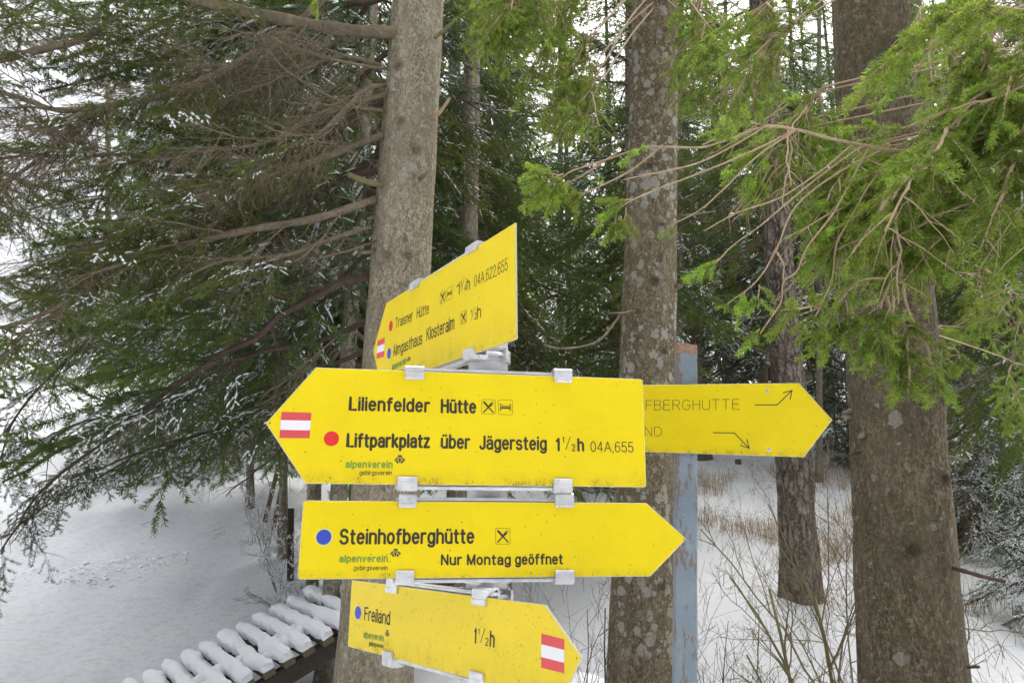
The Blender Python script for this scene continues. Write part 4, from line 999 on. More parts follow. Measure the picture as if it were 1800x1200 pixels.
o, P = T1limb([(215, 180, 3.35), (150, 205, 3.3), (85, 268, 3.25), (0, 325, 3.2), (-120, 390, 3.1)], 0.015, 0.006); dress(T1, o, P, rng, SPRAY_MID, .7, 1, .095, .55, bare=SPRAY_BARE, bare_t=(0, 1), bare_step=.04, droop=-.35)
o, P = T1limb([(680, 165, 3.6), (560, 203, 3.5), (470, 250, 3.45), (330, 268, 3.4), (150, 275, 3.35), (20, 276, 3.3), (-90, 300, 3.3)], 0.014, 0.006); dress(T1, o, P, rng, SPRAY_MID, .5, 1, .095, .6, bare=SPRAY_BARE, bare_t=(.1, 1), bare_step=.06)
o, P = T1limb([(676, 150, 3.6), (640, 160, 3.45), (560, 235, 3.4), (470, 275, 3.35), (400, 320, 3.3), (250, 390, 3.3)], 0.012, 0.005); dress(T1, o, P, rng, SPRAY_MID, .35, 1, .095, .55, bare=SPRAY_BARE, bare_step=.07)
o, P = T1limb([(672, 238, 3.6), (540, 287, 3.5), (430, 320, 3.4), (330, 366, 3.4), (230, 400, 3.35), (90, 470, 3.3), (-60, 500, 3.2)], 0.018, 0.006, sides=9); dress(T1, o, P, rng, SPRAY_MID, .3, 1, .095, .6, bare=SPRAY_BARE, bare_step=.08)
o, P = T1limb([(660, 350, 3.6), (560, 383, 3.5), (450, 402, 3.4), (360, 422, 3.4), (280, 446, 3.4), (200, 452, 3.4), (150, 505, 3.35), (60, 560, 3.3), (-40, 585, 3.2)], 0.021, 0.008, sides=9); dress(T1, o, P, rng, SPRAY_MID, .35, 1, .095, .6, bare=SPRAY_BARE, bare_step=.16)
o, P = T1limb([(652, 398, 3.6), (570, 424, 3.5), (505, 448, 3.4), (400, 455, 3.4), (330, 480, 3.4)], 0.013, 0.006); dress(T1, o, P, rng, SPRAY_MID, .5, 1, .095, .5, bare=SPRAY_BARE)
o, P = T1limb([(678, 122, 3.6), (600, 108, 3.5), (510, 82, 3.45), (470, 60, 3.4)], 0.010, 0.004); dress(T1, o, P, rng, None, 0, 0, 1, .5, bare=SPRAY_BARE)
o, P = T1limb([(672, 195, 3.6), (600, 180, 3.5), (505, 125, 3.45), (465, 80, 3.4), (430, 60, 3.4)], 0.010, 0.004); dress(T1, o, P, rng, None, 0, 0, 1, .5, bare=SPRAY_BARE)
o, P = T1limb([(670, 116, 3.6), (610, 100, 3.6), (530, 115, 3.6), (430, 130, 3.6), (300, 110, 3.6), (180, 60, 3.6), (60, 40, 3.6)], 0.012, 0.005); dress(T1, o, P, rng, SPRAY_MID, .35, 1, .095, .62, bare=SPRAY_BARE, bare_step=.09)
o, P = T1limb([(672, 325, 3.55), (640, 318, 3.5), (612, 306, 3.46)], 0.017, 0.014, TWIG_MOSS, wob=0.004)
o, P = T1limb([(765, 66, 3.58), (785, 50, 3.5), (802, 34, 3.45)], 0.012, 0.008, TWIG_MOSS, wob=.002)
o, P = T1limb([(760, 208, 3.6), (775, 195, 3.52), (791, 172, 3.46)], 0.014, 0.006, TWIG_TAN, wob=.002)
# the low boughs with snow on them that hang over the track
for pts in ([(655, 560, 3.9), (560, 600, 4.0), (440, 625, 4.0), (320, 690, 4.0), (200, 765, 3.9), (110, 830, 3.8), (60, 880, 3.7)],
            [(655, 480, 3.8), (520, 520, 4.1), (370, 515, 4.3), (300, 530, 4.3), (180, 580, 4.3), (60, 690, 4.2), (10, 760, 4.1)],
            [(650, 640, 3.9), (580, 680, 4.2), (480, 720, 4.3), (400, 750, 4.3), (290, 780, 4.3), (200, 810, 4.3)],
            [(655, 610, 3.9), (540, 660, 4.3), (430, 690, 4.6), (330, 715, 4.7), (150, 740, 4.6)]):
    o, P = T1limb(pts, 0.016, 0.006, TWIG_DARK); dress(T1, o, P, rng, SPRAY_MIDSNOW, .25, 1, .13, .62, droop=-.22, bare=SPRAY_BARE, bare_step=.3)

# ---- the tree off to the left whose limb crosses the top left corner
TL = make_trunk('spruce at the left edge, only its limbs reaching into the top left corner', (-420, 0), (-430, 900), 4.4, 0.16, 9.0, BARK_BROWN, 21)
def tree_limb(T, pts, r0, r1, mat=TWIG, seed=0, **kw): return limb(T, pts, r0, r1, mat, seed=seed, **kw)
o, P = tree_limb(TL, [(-390, 190, 4.3), (-150, 140, 3.6), (0, 105, 3.4), (80, 86, 3.4), (150, 66, 3.4), (215, 18, 3.4), (260, -40, 3.4)], 0.026, 0.012, seed=4); dress(TL, o, P, rng, SPRAY_MID, .6, 1, .2, .5, bare=SPRAY_BARE, bare_t=(.4, 1), bare_step=.1)
o, P = tree_limb(TL, [(-390, 40, 4.3), (-150, 20, 3.8), (0, 30, 3.7), (70, 0, 3.7), (130, -40, 3.7)], 0.018, 0.008, seed=5); dress(TL, o, P, rng, SPRAY_MID, .5, 1, .095, .5, bare=SPRAY_BARE, bare_t=(.4, 1), bare_step=.08)
for y0, y1 in ((300, 380), (430, 520)):
    o, P = tree_limb(TL, [(-400, y0 - 40, 4.4), (-200, y0, 4.2), (-60, (y0 + y1) / 2, 4.1), (60, y1, 4.0)], 0.018, 0.006, seed=y0); dress(TL, o, P, rng, SPRAY_MID, .3, 1, .095, .6, bare=SPRAY_BARE, bare_step=.15)

# ---- the other near trunks
T4 = make_trunk('lichen-spotted spruce trunk between the signs and the blue tube', (1152, 0), (1131, 1000), 4.2, 0.170, 12.0, BARK_LICHEN, 14, knots=[(2.6, -1.6, .05, .012), (1.85, -1.4, .06, .012), (1.12, -1.9, .05, .012), (.95, -1.2, .05, .012), (3.3, -1.8, .05, .012), (2.2, -1.2, .04, .01)], sides=96, rows=420, rough=0.014)
T5 = make_trunk('broad dark spruce trunk at the right, needles hanging before its upper half', (1527, 0), (1599, 1100), 2.9, 0.176, 10.0, BARK_BROWN, 15, knots=[(.5, -1.35, .05, .016), (.42, -1.75, .05, .014), (.85, -1.3, .05, .014), (1.35, -1.9, .045, .012), (1.6, -1.1, .05, .014), (1.9, -.9, .06, .018), (2.5, -1.6, .05, .012), (2.9, -1.9, .05, .012)], sides=96, rows=420, rough=0.016)
T6 = make_trunk('flaky-barked larch trunk behind the bare shrub, left of the broad dark trunk', (1338, 0), (1407, 1000), 6.9, 0.150, 14.0, BARK_FLAKY, 16, name='larch_tree', sides=48, rows=260, flare=0.25, rough=0.035)
T2 = make_trunk('slim pale spruce trunk just left of the stout pale trunk', (656, 0), (611, 640), 5.6, 0.062, 11.0, BARK_GREY, 12, sides=24, rows=160)
T3 = make_trunk('mid-size brown spruce trunk just right of the stout pale trunk', (833, 0), (822, 420), 6.4, 0.098, 12.0, BARK_GREY, 13, sides=32, rows=200, knots=[(2.9, -1.5, .05, .012), (3.5, -1.5, .05, .012)])
# stubs and dead limbs on the broad right trunk and its neighbour
for T, pts, r0, r1, m in ((T5, [(1612, 416, 2.85), (1690, 411, 2.8), (1745, 404, 2.75), (1830, 388, 2.7), (1950, 380, 2.7)], .011, .007, TWIG), (T5, [(1640, 798, 2.85), (1670, 804, 2.8), (1700, 811, 2.78)], .011, .006, TWIG),
                         (T5, [(1655, 992, 2.8), (1700, 1005, 2.7), (1740, 1016, 2.65), (1772, 1022, 2.62)], .009, .006, TWIG_DARK), (T5, [(1680, 1172, 2.8), (1722, 1172, 2.75)], .007, .005, TWIG_DARK),
                         (T5, [(1620, 688, 2.8), (1632, 690, 2.7), (1640, 692, 2.62)], .018, .014, TWIG_DARK), (T5, [(1510, 795, 2.85), (1480, 800, 2.8), (1430, 790, 2.8)], .006, .003, TWIG_DARK),
                         (T6, [(1400, 640, 6.8), (1350, 620, 6.6), (1290, 600, 6.5)], .012, .006, TWIG_DARK), (T4, [(1090, 555, 4.1), (1050, 600, 4.0), (990, 612, 3.95), (955, 605, 3.95)], .008, .004, TWIG)):
    tree_limb(T, pts, r0, r1, m, seed=int(pts[0][1]), wob=.004)

# small dead twigs and broken stubs on the near trunks
for T, n, h0, h1 in ((T1, 14, .9, 4.0), (T4, 16, .9, 4.2), (T5, 16, .5, 3.4), (T6, 10, 1.0, 4.5), (T3, 12, 1.5, 5)):
    for k in range(n):
        h = rng.uniform(h0, h1); a = rng.uniform(-3.3, .2); d = Vector((math.cos(a), math.sin(a), rng.normal(-.1, .3))).normalized(); ln = rng.choice([.03, .05, .09, .22, .4]) if h > 2.2 else rng.choice([.03, .05]); b = Vector(T.axis(h)) + Vector((math.cos(a), math.sin(a), 0)) * T.r(h) * .92
        P = [b, b + d * ln * .5 + Vector((0, 0, rng.normal(0, .03) * ln)), b + d * ln]
        acc = Acc(); tube(acc, P, [.006 + .008 * (ln < .1), .005 + .006 * (ln < .1), .002 + .006 * (ln < .1)], 6, 0); part('branch_stub', acc.mesh('branch_stub', [TWIG], True), T.root)
# ---- full crowns on the trees behind
whorls(T1, rng, 2.6, 7.5, 22, lambda h: 2.3, [BR_OLIVE, BR_GREEN, BR_SNOW], [.5, .15, .35], droop=(-20, 0), sector=lambda a, h: math.cos(a) < -.5 and math.sin(a) > .0)
whorls(TL, rng, 2.6, 6.5, 24, lambda h: 1.9, [BR_OLIVE, BR_GREEN, BR_SNOW], [.4, .3, .3], droop=(-20, 0), sector=lambda a, h: math.cos(a) > -.2)
def jit(f, s=0.25): return f
whorls(T2, rng, 2.0, 6.6, 98, lambda h: 2.3 * max(.35, 1 - h / 11), [BR_OLIVE, BR_GREEN, BR_SNOW], [.4, .25, .35], dead_below=.3, droop=(-24, 0), sector=lambda a, h: math.cos(a) < .2 and math.sin(a) > -.25 or math.sin(a) > .2)
whorls(T3, rng, 2.0, 7.4, 78, lambda h: 1.7 * max(.35, 1 - h / 12), [BR_GREEN, BR_OLIVE], [.75, .25], dead_below=1.2, droop=(-24, 0), sector=lambda a, h: math.sin(a) > .05)
whorls(T6, rng, 3.2, 8.5, 50, lambda h: 1.3, [BR_GREEN, BR_OLIVE], [.7, .3], dead_below=1.0, sector=lambda a, h: math.sin(a) > -.6)
def spruce(label, px, d, r, H, mat, seed, h0, h1, n, L, meshes, weights, group=None, dead=0.6, lean=0.0, sides=20, sector=None, name='spruce_tree'):
    g = np.random.default_rng(seed); t = make_trunk(label, (px + lean, 0), (px, 858), d, r, H, mat, seed, group, name, sides=sides, rows=70)
    whorls(t, g, h0, h1, n, lambda h: L * max(.22, 1 - h / (H * 1.02)), meshes, weights, dead_below=dead, sector=sector)
    return t
SN = [BR_SNOW, BR_GREEN, BR_OLIVE]
TG = 'snow-dusted spruces along the right side of the track'
spruce('bushy snow-dusted spruce nearest the slim pale trunk on its left', 552, 7.4, .07, 12, BARK_GREY, 31, 2.7, 8.0, 98, 2.3, SN, [.5, .1, .4], TG, dead=0)
spruce('second snow-dusted spruce along the right edge of the track', 498, 9.6, .05, 13, BARK_GREY, 32, 2.3, 9.0, 98, 2.8, SN, [.55, .25, .2], TG, dead=0)
spruce('third snow-dusted spruce along the right edge of the track', 440, 12.6, .06, 15, BARK_GREY, 33, 1.6, 10, 98, 3.2, SN, [.6, .3, .1], TG, dead=0)
spruce('fourth snow-dusted spruce further up the right edge of the track', 392, 16.5, .07, 17, BARK_GREY, 34, .9, 12, 98, 3.6, SN, [.6, .35, .05], TG, dead=0)
spruce('fifth snow-dusted spruce up the track, its trunk hidden by boughs', 318, 21, .08, 18, BARK_GREY, 35, .6, 14, 98, 4.2, SN, [.6, .35, .05], TG, dead=0)
spruce('farthest snow-dusted spruce at the left where the track bends away', 190, 29, .16, 20, BARK_GREY, 36, .4, 16, 98, 5.0, SN, [.6, .35, .05], TG, dead=0)
TM = 'dark spruces in the gap between the two near trunks'
spruce('dark dense spruce filling the gap right of the top sign', 878, 8.2, .10, 13, BARK_GREY, 41, 1.9, 9.0, 96, 2.3, [BR_GREEN, BR_OLIVE], [.8, .2], TM)
spruce('dark spruce standing directly behind the lichen-spotted trunk', 1108, 10.5, .11, 14, BARK_GREY, 42, 2.1, 10.5, 96, 2.7, [BR_GREEN, BR_SNOW], [.8, .2], TM)
spruce('dark spruce seen above the top sign', 800, 10.0, .11, 14, BARK_GREY, 43, 1.6, 10, 90, 2.4, [BR_GREEN, BR_OLIVE], [.8, .2], TM)
spruce('dark snow-flecked spruce right of the blue tube', 1275, 20, .10, 17, BARK_GREY, 44, 1.6, 13, 98, 3.3, [BR_GREEN, BR_SNOW], [.5, .5])
spruce('dark spruce standing behind the larch trunk', 1342, 17, .12, 16, BARK_GREY, 45, 1.8, 12, 98, 2.9, [BR_GREEN, BR_SNOW], [.6, .4])
spruce('tall spruce with a pale bare lower trunk right of the broad dark trunk', 1668, 9.4, .115, 14, BARK_GREY, 46, 2.2, 8.6, 70, 2.2, [BR_GREEN, BR_OLIVE], [.7, .3], lean=-60)
spruce('dark spruce at the right edge with drooping green boughs', 1835, 7.2, .10, 12, BARK_GREY, 47, 1.7, 7.4, 80, 2.1, [BR_GREEN, BR_OLIVE], [.6, .4])
MG = 'snow-flecked spruces in the second row behind the near trunks'
for k, (px, d, lb) in enumerate(((985, 13, 'snow-flecked spruce behind the gap left of the lichen-spotted trunk'), (860, 15.5, 'snow-flecked spruce seen over the right end of the top sign'), (1195, 15, 'snow-flecked spruce directly behind the blue tube'), (1440, 13.5, 'snow-flecked spruce between the larch and the broad dark trunk'),
                                 (1560, 15, 'snow-flecked spruce hidden behind the broad dark trunk'), (1735, 16, 'snow-flecked spruce near the right edge behind the pale-trunked one'), (1390, 19, 'snow-flecked spruce farther back behind the larch trunk'), (1640, 20, 'snow-flecked spruce farther back right of the broad trunk'))):
    spruce(lb, px, d, .06, 17, BARK_GREY, 70 + k, 2.3, 12.5, 62, 2.6, [BR_GREEN, BR_SNOW, BR_HEAVY], [.3, .45, .25], MG)
SM = 'small snowy spruces at the right edge'
spruce('small snow-laden spruce beside the broad trunk, at the far edge of the clearing', 1700, 9.0, .05, 3.4, BARK_GREY, 51, .12, 3.2, 84, 1.35, [BR_HEAVY], None, SM, dead=0)
spruce('little snow-laden spruce at the right edge, nearest of the small spruces', 1835, 6.2, .04, 1.9, BARK_GREY, 52, .08, 1.8, 60, .95, [BR_HEAVY], None, SM, dead=0)
spruce('snowy young spruce behind the small ones at the right edge', 1785, 12.0, .06, 4.6, BARK_GREY, 53, .1, 4.4, 84, 1.6, [BR_HEAVY], None, SM, dead=0)

# ---- fresh green boughs close by: a spruce off to the right and boughs above
rng = np.random.default_rng(77)
TR = make_trunk('spruce off the right edge whose fresh green boughs hang in front', (2250, 0), (2290, 900), 2.0, 0.15, 8.0, BARK_BROWN, 61)
def near_limb(pts, r0, r1, mat=TWIG_TAN, T=None, **kw):
    n_near[0] += 1
    return limb(T or TR, pts, r0, r1, mat, sides=6, wob=0.0035, seed=n_near[0], **kw)
n_near = [0]
def tuft(o, T, a, b, ms=None):
    """a needle shoot from a to b given as (pixel, pixel, distance)"""
    A, B = T.loc(at(*a)), T.loc(at(*b)); spray(T, o, ms or NEAR_T, A, B, rng, roll=rng.uniform(-.6, .6))
# the long bare twig that reaches left in front of the lichen-spotted trunk
o, P = near_limb([(2150, 120, 1.9), (1900, 190, 1.7), (1650, 262, 1.5), (1500, 252, 1.45), (1400, 228, 1.42), (1345, 222, 1.41), (1290, 240, 1.4), (1230, 257, 1.4), (1140, 256, 1.39), (1060, 278, 1.38), (1000, 298, 1.37), (982, 312, 1.37)], .0038, .0014)
for a, b in (((985, 309, 1.37), (935, 300, 1.36)), ((990, 306, 1.37), (942, 322, 1.36)), ((985, 312, 1.37), (940, 345, 1.35)), ((1000, 318, 1.37), (970, 352, 1.35)), ((1235, 255, 1.4), (1280, 232, 1.38)), ((1290, 240, 1.4), (1262, 215, 1.37)), ((1345, 222, 1.41), (1300, 205, 1.4)), ((1130, 258, 1.39), (1105, 270, 1.37))): tuft(o, TR, a, b, NEAR_T)
for pts, tf in (([(1085, 268, 1.385), (1030, 305, 1.375), (988, 330, 1.37)], [((1000, 322, 1.37), (985, 358, 1.36)), ((990, 330, 1.37), (955, 345, 1.36))]),
                ([(1165, 256, 1.39), (1110, 298, 1.38), (1050, 330, 1.37), (1012, 345, 1.365)], [((1030, 338, 1.37), (1000, 360, 1.36)), ((1012, 345, 1.365), (992, 352, 1.36)), ((1060, 325, 1.37), (1050, 312, 1.36))]),
                ([(1345, 222, 1.41), (1300, 250, 1.4), (1230, 285, 1.39), (1170, 300, 1.385), (1095, 314, 1.38)], []),
                ([(1400, 228, 1.42), (1330, 262, 1.405), (1240, 300, 1.39), (1160, 330, 1.38), (1110, 352, 1.375), (1080, 372, 1.37)], [((1095, 362, 1.372), (1052, 384, 1.36)), ((1085, 370, 1.37), (1078, 412, 1.36)), ((1110, 350, 1.375), (1072, 352, 1.36)), ((1100, 365, 1.37), (1095, 405, 1.36))]),
                ([(1400, 228, 1.42), (1330, 275, 1.4), (1275, 330, 1.39), (1230, 370, 1.385), (1178, 398, 1.38)], [((1180, 396, 1.38), (1168, 412, 1.375))]),
                ([(1500, 252, 1.45), (1450, 295, 1.455), (1375, 345, 1.45), (1300, 372, 1.43), (1240, 403, 1.42)], []),
                ([(1520, 254, 1.46), (1475, 285, 1.46), (1410, 335, 1.45), (1340, 394, 1.44), (1290, 430, 1.43), (1262, 458, 1.42)], [((1265, 455, 1.42), (1226, 478, 1.41)), ((1262, 460, 1.42), (1240, 466, 1.41))]),
                ([(1565, 257, 1.475), (1480, 300, 1.47), (1400, 362, 1.45), (1365, 440, 1.44), (1330, 495, 1.43), (1280, 534, 1.42)], [((1283, 532, 1.42), (1270, 540, 1.41)), ((1310, 512, 1.425), (1292, 550, 1.41)), ((1305, 515, 1.42), (1315, 545, 1.415)), ((1335, 500, 1.43), (1332, 540, 1.42))]),
                ([(1530, 254, 1.46), (1500, 310, 1.47), (1465, 375, 1.47), (1420, 432, 1.46), (1400, 475, 1.45), (1378, 492, 1.445), (1372, 530, 1.44), (1350, 560, 1.435), (1335, 582, 1.43)], [((1335, 578, 1.43), (1310, 605, 1.42)), ((1332, 580, 1.43), (1318, 588, 1.42))]),
                ([(1365, 442, 1.44), (1378, 465, 1.443), (1378, 492, 1.445)], []),
                ([(1600, 260, 1.49), (1540, 310, 1.5), (1500, 375, 1.5), (1470, 430, 1.5), (1462, 490, 1.49), (1440, 535, 1.48), (1410, 548, 1.47)], [((1440, 535, 1.48), (1372, 545, 1.46)), ((1430, 520, 1.475), (1418, 512, 1.46)), ((1445, 530, 1.48), (1425, 575, 1.47))])):
    o2, P2 = near_limb(pts, .0024, .0012)
    for a, b in tf: tuft(o2, TR, a, b)
# the drooping bough in front of the broad trunk
o, P = near_limb([(2150, 300, 1.9), (1900, 330, 1.72), (1720, 352, 1.62), (1610, 400, 1.58), (1570, 425, 1.56), (1583, 470, 1.55), (1560, 500, 1.54), (1542, 545, 1.53)], .0052, .002)
o2, P2 = near_limb([(1583, 475, 1.55), (1592, 530, 1.54), (1608, 570, 1.54), (1625, 600, 1.53), (1680, 614, 1.52)], .0042, .0018)
o3, P3 = near_limb([(1560, 488, 1.545), (1515, 492, 1.54), (1480, 520, 1.53), (1448, 575, 1.52)], .0030, .0016)
for ob, a, b, ms in ((o, (1545, 540, 1.53), (1470, 590, 1.5), NEAR_S), (o, (1545, 540, 1.53), (1512, 640, 1.5), NEAR_M), (o, (1545, 535, 1.53), (1555, 660, 1.5), NEAR_M), (o, (1560, 520, 1.54), (1600, 680, 1.5), NEAR_M), (o2, (1590, 545, 1.54), (1590, 690, 1.5), NEAR_S),
                     (o2, (1625, 600, 1.53), (1670, 700, 1.5), NEAR_S), (o2, (1680, 612, 1.52), (1692, 645, 1.5), NEAR_T), (o2, (1630, 605, 1.53), (1650, 690, 1.5), NEAR_S), (o, (1530, 530, 1.53), (1440, 610, 1.5), NEAR_S), (o3, (1500, 505, 1.53), (1440, 560, 1.51), NEAR_S), (o3, (1470, 540, 1.53), (1480, 600, 1.51), NEAR_S),
                     (o3, (1485, 515, 1.53), (1490, 580, 1.5), NEAR_S), (o, (1550, 530, 1.53), (1520, 620, 1.5), NEAR_S), (o, (1570, 520, 1.53), (1585, 640, 1.5), NEAR_M), (o2, (1600, 560, 1.54), (1570, 670, 1.51), NEAR_M)): tuft(ob, TR, a, b, ms)
# the mass of fresh boughs in the top right corner, thinning out to the left
def region_boughs(T, n, fx, fy, fd, dirs, ln, ms, r=.0022, parent_len=3, mat=TWIG_TAN, bare=None, pb=0.25):
    org = {id(TR): lambda x, y, d: [(2150, y - 110, d + .25), ((x + 2150) / 2, y - 70, d + .12)], id(T5): lambda x, y, d: [(1527 + (y + 60) * .06, y - 70, 2.82), ((x + 1540) / 2, y - 45, (d + 2.75) / 2)], id(T4): lambda x, y, d: [(1148, y - 120, 4.05), ((x + 1148) / 2, y - 70, (d + 4.05) / 2)]}[id(T)]
    for k in range(n):
        x, y, d = rng.uniform(*fx), rng.uniform(*fy), rng.uniform(*fd)
        dx, dy, dd = rng.uniform(*dirs[0]), rng.uniform(*dirs[1]), rng.uniform(*dirs[2])
        pts = [(x + dx * t * ln + rng.normal(0, 6), y + dy * t * ln + 30 * t * t + rng.normal(0, 6), d + dd * t) for t in (0, .33, .66, 1)]
        ob, Pb = near_limb(org(x, y, d) + pts, r * 1.8, r * .45, mat, T); ob_dress(T, ob, Pb, ms, bare, pb)
def ob_dress(T, ob, Pb, ms, bare, pb):
    n = len(Pb); side = 1
    for q in range(13, n, 3):
        p = Pb[q]; Tn = unit(Pb[min(q + 1, n - 1)] - Pb[q - 1]); S = unit(np.cross(Tn, [0, 0, 1.0])) * side; side = -side
        d = unit(Tn * .75 + S * rng.uniform(.3, .8) + np.array([0, 0, -.25 + rng.normal(0, .25)]))
        m = bare if (bare and rng.random() < pb) else ms
        spray(T, ob, m, Vector(p), Vector(p + d * me_len[m[0].name] * rng.uniform(.7, 1.1)), rng)
    m = ms; spray(T, ob, m, Vector(Pb[-1]), Vector(Pb[-1] + unit(Pb[-1] - Pb[-3]) * me_len[m[0].name] * rng.uniform(.7, 1.0)), rng)
LD = ((-1, -.35), (.1, .75), (-.1, .1))
region_boughs(TR, 8, (1740, 1960), (-30, 260), (1.25, 1.9), LD, 190, NEAR_M, bare=NEAR_BARE, pb=.15)
region_boughs(TR, 4, (1760, 1900), (60, 240), (1.3, 1.7), LD, 150, NEAR_SNOW, pb=0)
region_boughs(TR, 4, (1600, 1740), (160, 320), (1.6, 2.1), LD, 130, NEAR_M, bare=NEAR_BARE, pb=.25)
region_boughs(TR, 3, (1640, 1780), (290, 400), (1.6, 2.2), ((-1, -.5), (.0, .4), (-.1, .1)), 140, NEAR_M, bare=NEAR_BARE, pb=.25)
region_boughs(TR, 6, (1480, 1640), (240, 360), (1.5, 1.9), ((-1, -.4), (.1, .7), (-.1, .1)), 110, NEAR_S, bare=NEAR_BARE, pb=.3, r=.0018)
region_boughs(TR, 4, (1400, 1480), (120, 230), (1.7, 2.1), ((-1, -.4), (.1, .7), (-.1, .1)), 110, NEAR_S, bare=NEAR_BARE, pb=.3, r=.0018)
region_boughs(T5, 3, (1380, 1450), (-70, 60), (2.2, 2.7), ((-1, -.5), (.0, .6), (-.2, .1)), 110, NEAR_M, bare=NEAR_BARE, pb=.3)
region_boughs(T5, 5, (1600, 1780), (-80, 40), (2.2, 2.7), ((-.6, .6), (.1, .6), (-.2, .1)), 130, NEAR_M, bare=NEAR_BARE, pb=.3)
region_boughs(T5, 7, (1640, 1820), (380, 640), (3.2, 4.6), ((-.3, .8), (.1, .6), (-.1, .4)), 110, NEAR_M, bare=NEAR_BARE, pb=.3)
# boughs of the lichen-spotted tree coming forward across the top
region_boughs(T4, 9, (840, 1000), (-110, 0), (2.6, 3.3), ((-.6, .1), (.3, .8), (-.2, .2)), 90, NEAR_M, r=.003, bare=NEAR_BARE, pb=.15)
region_boughs(T4, 8, (1000, 1080), (-90, 150), (2.9, 3.6), ((-.9, -.3), (.3, .8), (-.2, .2)), 90, NEAR_M, r=.003, bare=NEAR_BARE, pb=.2)
region_boughs(T4, 8, (1220, 1400), (-90, 130), (2.8, 3.6), ((-.5, .4), (.2, .7), (-.2, .2)), 100, NEAR_M, r=.003, bare=NEAR_BARE, pb=.25)
tuft(L_[0], T1, (553, -12, 2.2), (556, 16, 2.2), NEAR_T)

# ------------------------------------------------------------------ the far forest: each spruce a thing with trunk and crown
def far_crown(seed, H, h0, Lb, n, snow, mats, sparse=1.0):
    g = np.random.default_rng(seed); acc = Acc()
    base = [branch_arrays(seed * 7 + k, L=1.6, lat=.45, ds=.15, sub_ds=.12, dens=90, nl=.075, nw=.013, droop=.32, bare=.2, dead=.08, snow=snow, r0=.014, wood_sides=3, thin=1.6, sn=2.2) for k in range(4)]
    for i in range(n):
        h = h0 + (H - h0) * (i + g.random()) / n; a = i * 2.39996 + g.normal(0, .3); fr = (h - h0) / (H - h0)
        L = Lb * (1 - fr) ** .8 * g.uniform(.7, 1.15) + .2; dr = math.radians(-26 * (1 - fr) + 15 * fr + g.normal(0, 6))
        d = Vector((math.cos(a) * math.cos(dr), math.sin(a) * math.cos(dr), math.sin(dr))); b = Vector((0, 0, h))
        acc.merge(base[int(g.integers(4))], frame(b, b + d, roll=g.normal(0, .3), scale=L / 1.6))
    return arrays_mesh('crown', acc.arrays(), mats)
def far_trunk(H, r, seed):
    acc = Acc(); h = np.r_[-.3, 0, .12, .3, np.linspace(.6, H, 10)]; g = np.random.default_rng(seed)
    tube(acc, np.stack([np.cumsum(g.normal(0, .02, 14)), np.cumsum(g.normal(0, .02, 14)), h], 1), r * (1.0 - .9 * np.clip(h, 0, H) / H) * (1 + .7 * np.exp(-np.clip(h, 0, None) / .25)), 10, 0)
    return acc.mesh('trunk', [BARK_FAR], True)
FAR = []
for k in range(4): FAR.append((far_crown(200 + k, 17, 3.2 + k * .7, 2.1, 90, .07, MM), far_trunk(17.2, .15, k)))
YOUNG = []
for k in range(3): YOUNG.append((far_crown(300 + k, 3.6, .15, 1.35, 60, .36, MC), far_trunk(3.6, .045, 10 + k)))
def plant(kind, x, y, s, label, group, cat='tree'):
    t = thing('spruce_tree', label, cat, (x, y, ground_z(x, y) - .05), group); t.rotation_euler = (0, 0, rng.uniform(0, 6.28)); t.scale = (s * rng.uniform(.85, 1.15),) * 2 + (s,)
    part('trunk', kind[1], t); part('crown', kind[0], t)
FG = 'thin spruces of the far forest on the slope'; YG = 'young snow-covered spruces under the far forest'
taken = []
def free(x, y, r):
    if any((x - a) ** 2 + (y - b) ** 2 < r * r for a, b in taken): return False
    taken.append((x, y)); return True
cnt = 0
for _ in range(900):
    y = 14 + 44 * rng.random() ** 1.1; x = rng.uniform(-.10 * y - 1.2, .82 * y)
    if free(x, y, 1.55 + y * .012):
        plant(FAR[int(rng.integers(4))], x, y, rng.uniform(.75, 1.2), 'thin dark-trunked spruce in the snowy forest on the slope behind the signs', FG); cnt += 1
    if cnt >= 58: break
cnt = 0
for _ in range(600):
    y = 12.5 + 30 * rng.random(); x = rng.uniform(-.05 * y, .8 * y)
    if free(x, y, 1.1):
        plant(YOUNG[int(rng.integers(3))], x, y, rng.uniform(.5, 1.15), 'low young spruce covered in snow under the far forest', YG); cnt += 1
    if cnt >= 78: break
for px, d, sc in ((1660, 11.5, .55), (1730, 10.5, .5), (1790, 10.8, .6), (1690, 13.5, .8), (1760, 14.0, .9), (1830, 13.0, .8), (1655, 15.5, .8), (1500, 15, .6), (1470, 17, .8), (1330, 18, .6)):
    p = at(px, 800, d); plant(YOUNG[int(rng.integers(3))], p.x, p.y, sc, 'low young spruce covered in snow under the far forest', YG)
cnt = 0
for _ in range(300):
    y = rng.uniform(30, 70); x = rng.uniform(-.62 * y, -.30 * y)
    if free(x, y, 3.5):
        plant(FAR[int(rng.integers(4))], x, y, rng.uniform(.8, 1.2), 'distant spruce on the snowfield at the far left', 'distant spruces beyond the snowfield at the left'); cnt += 1
    if cnt >= 9: break

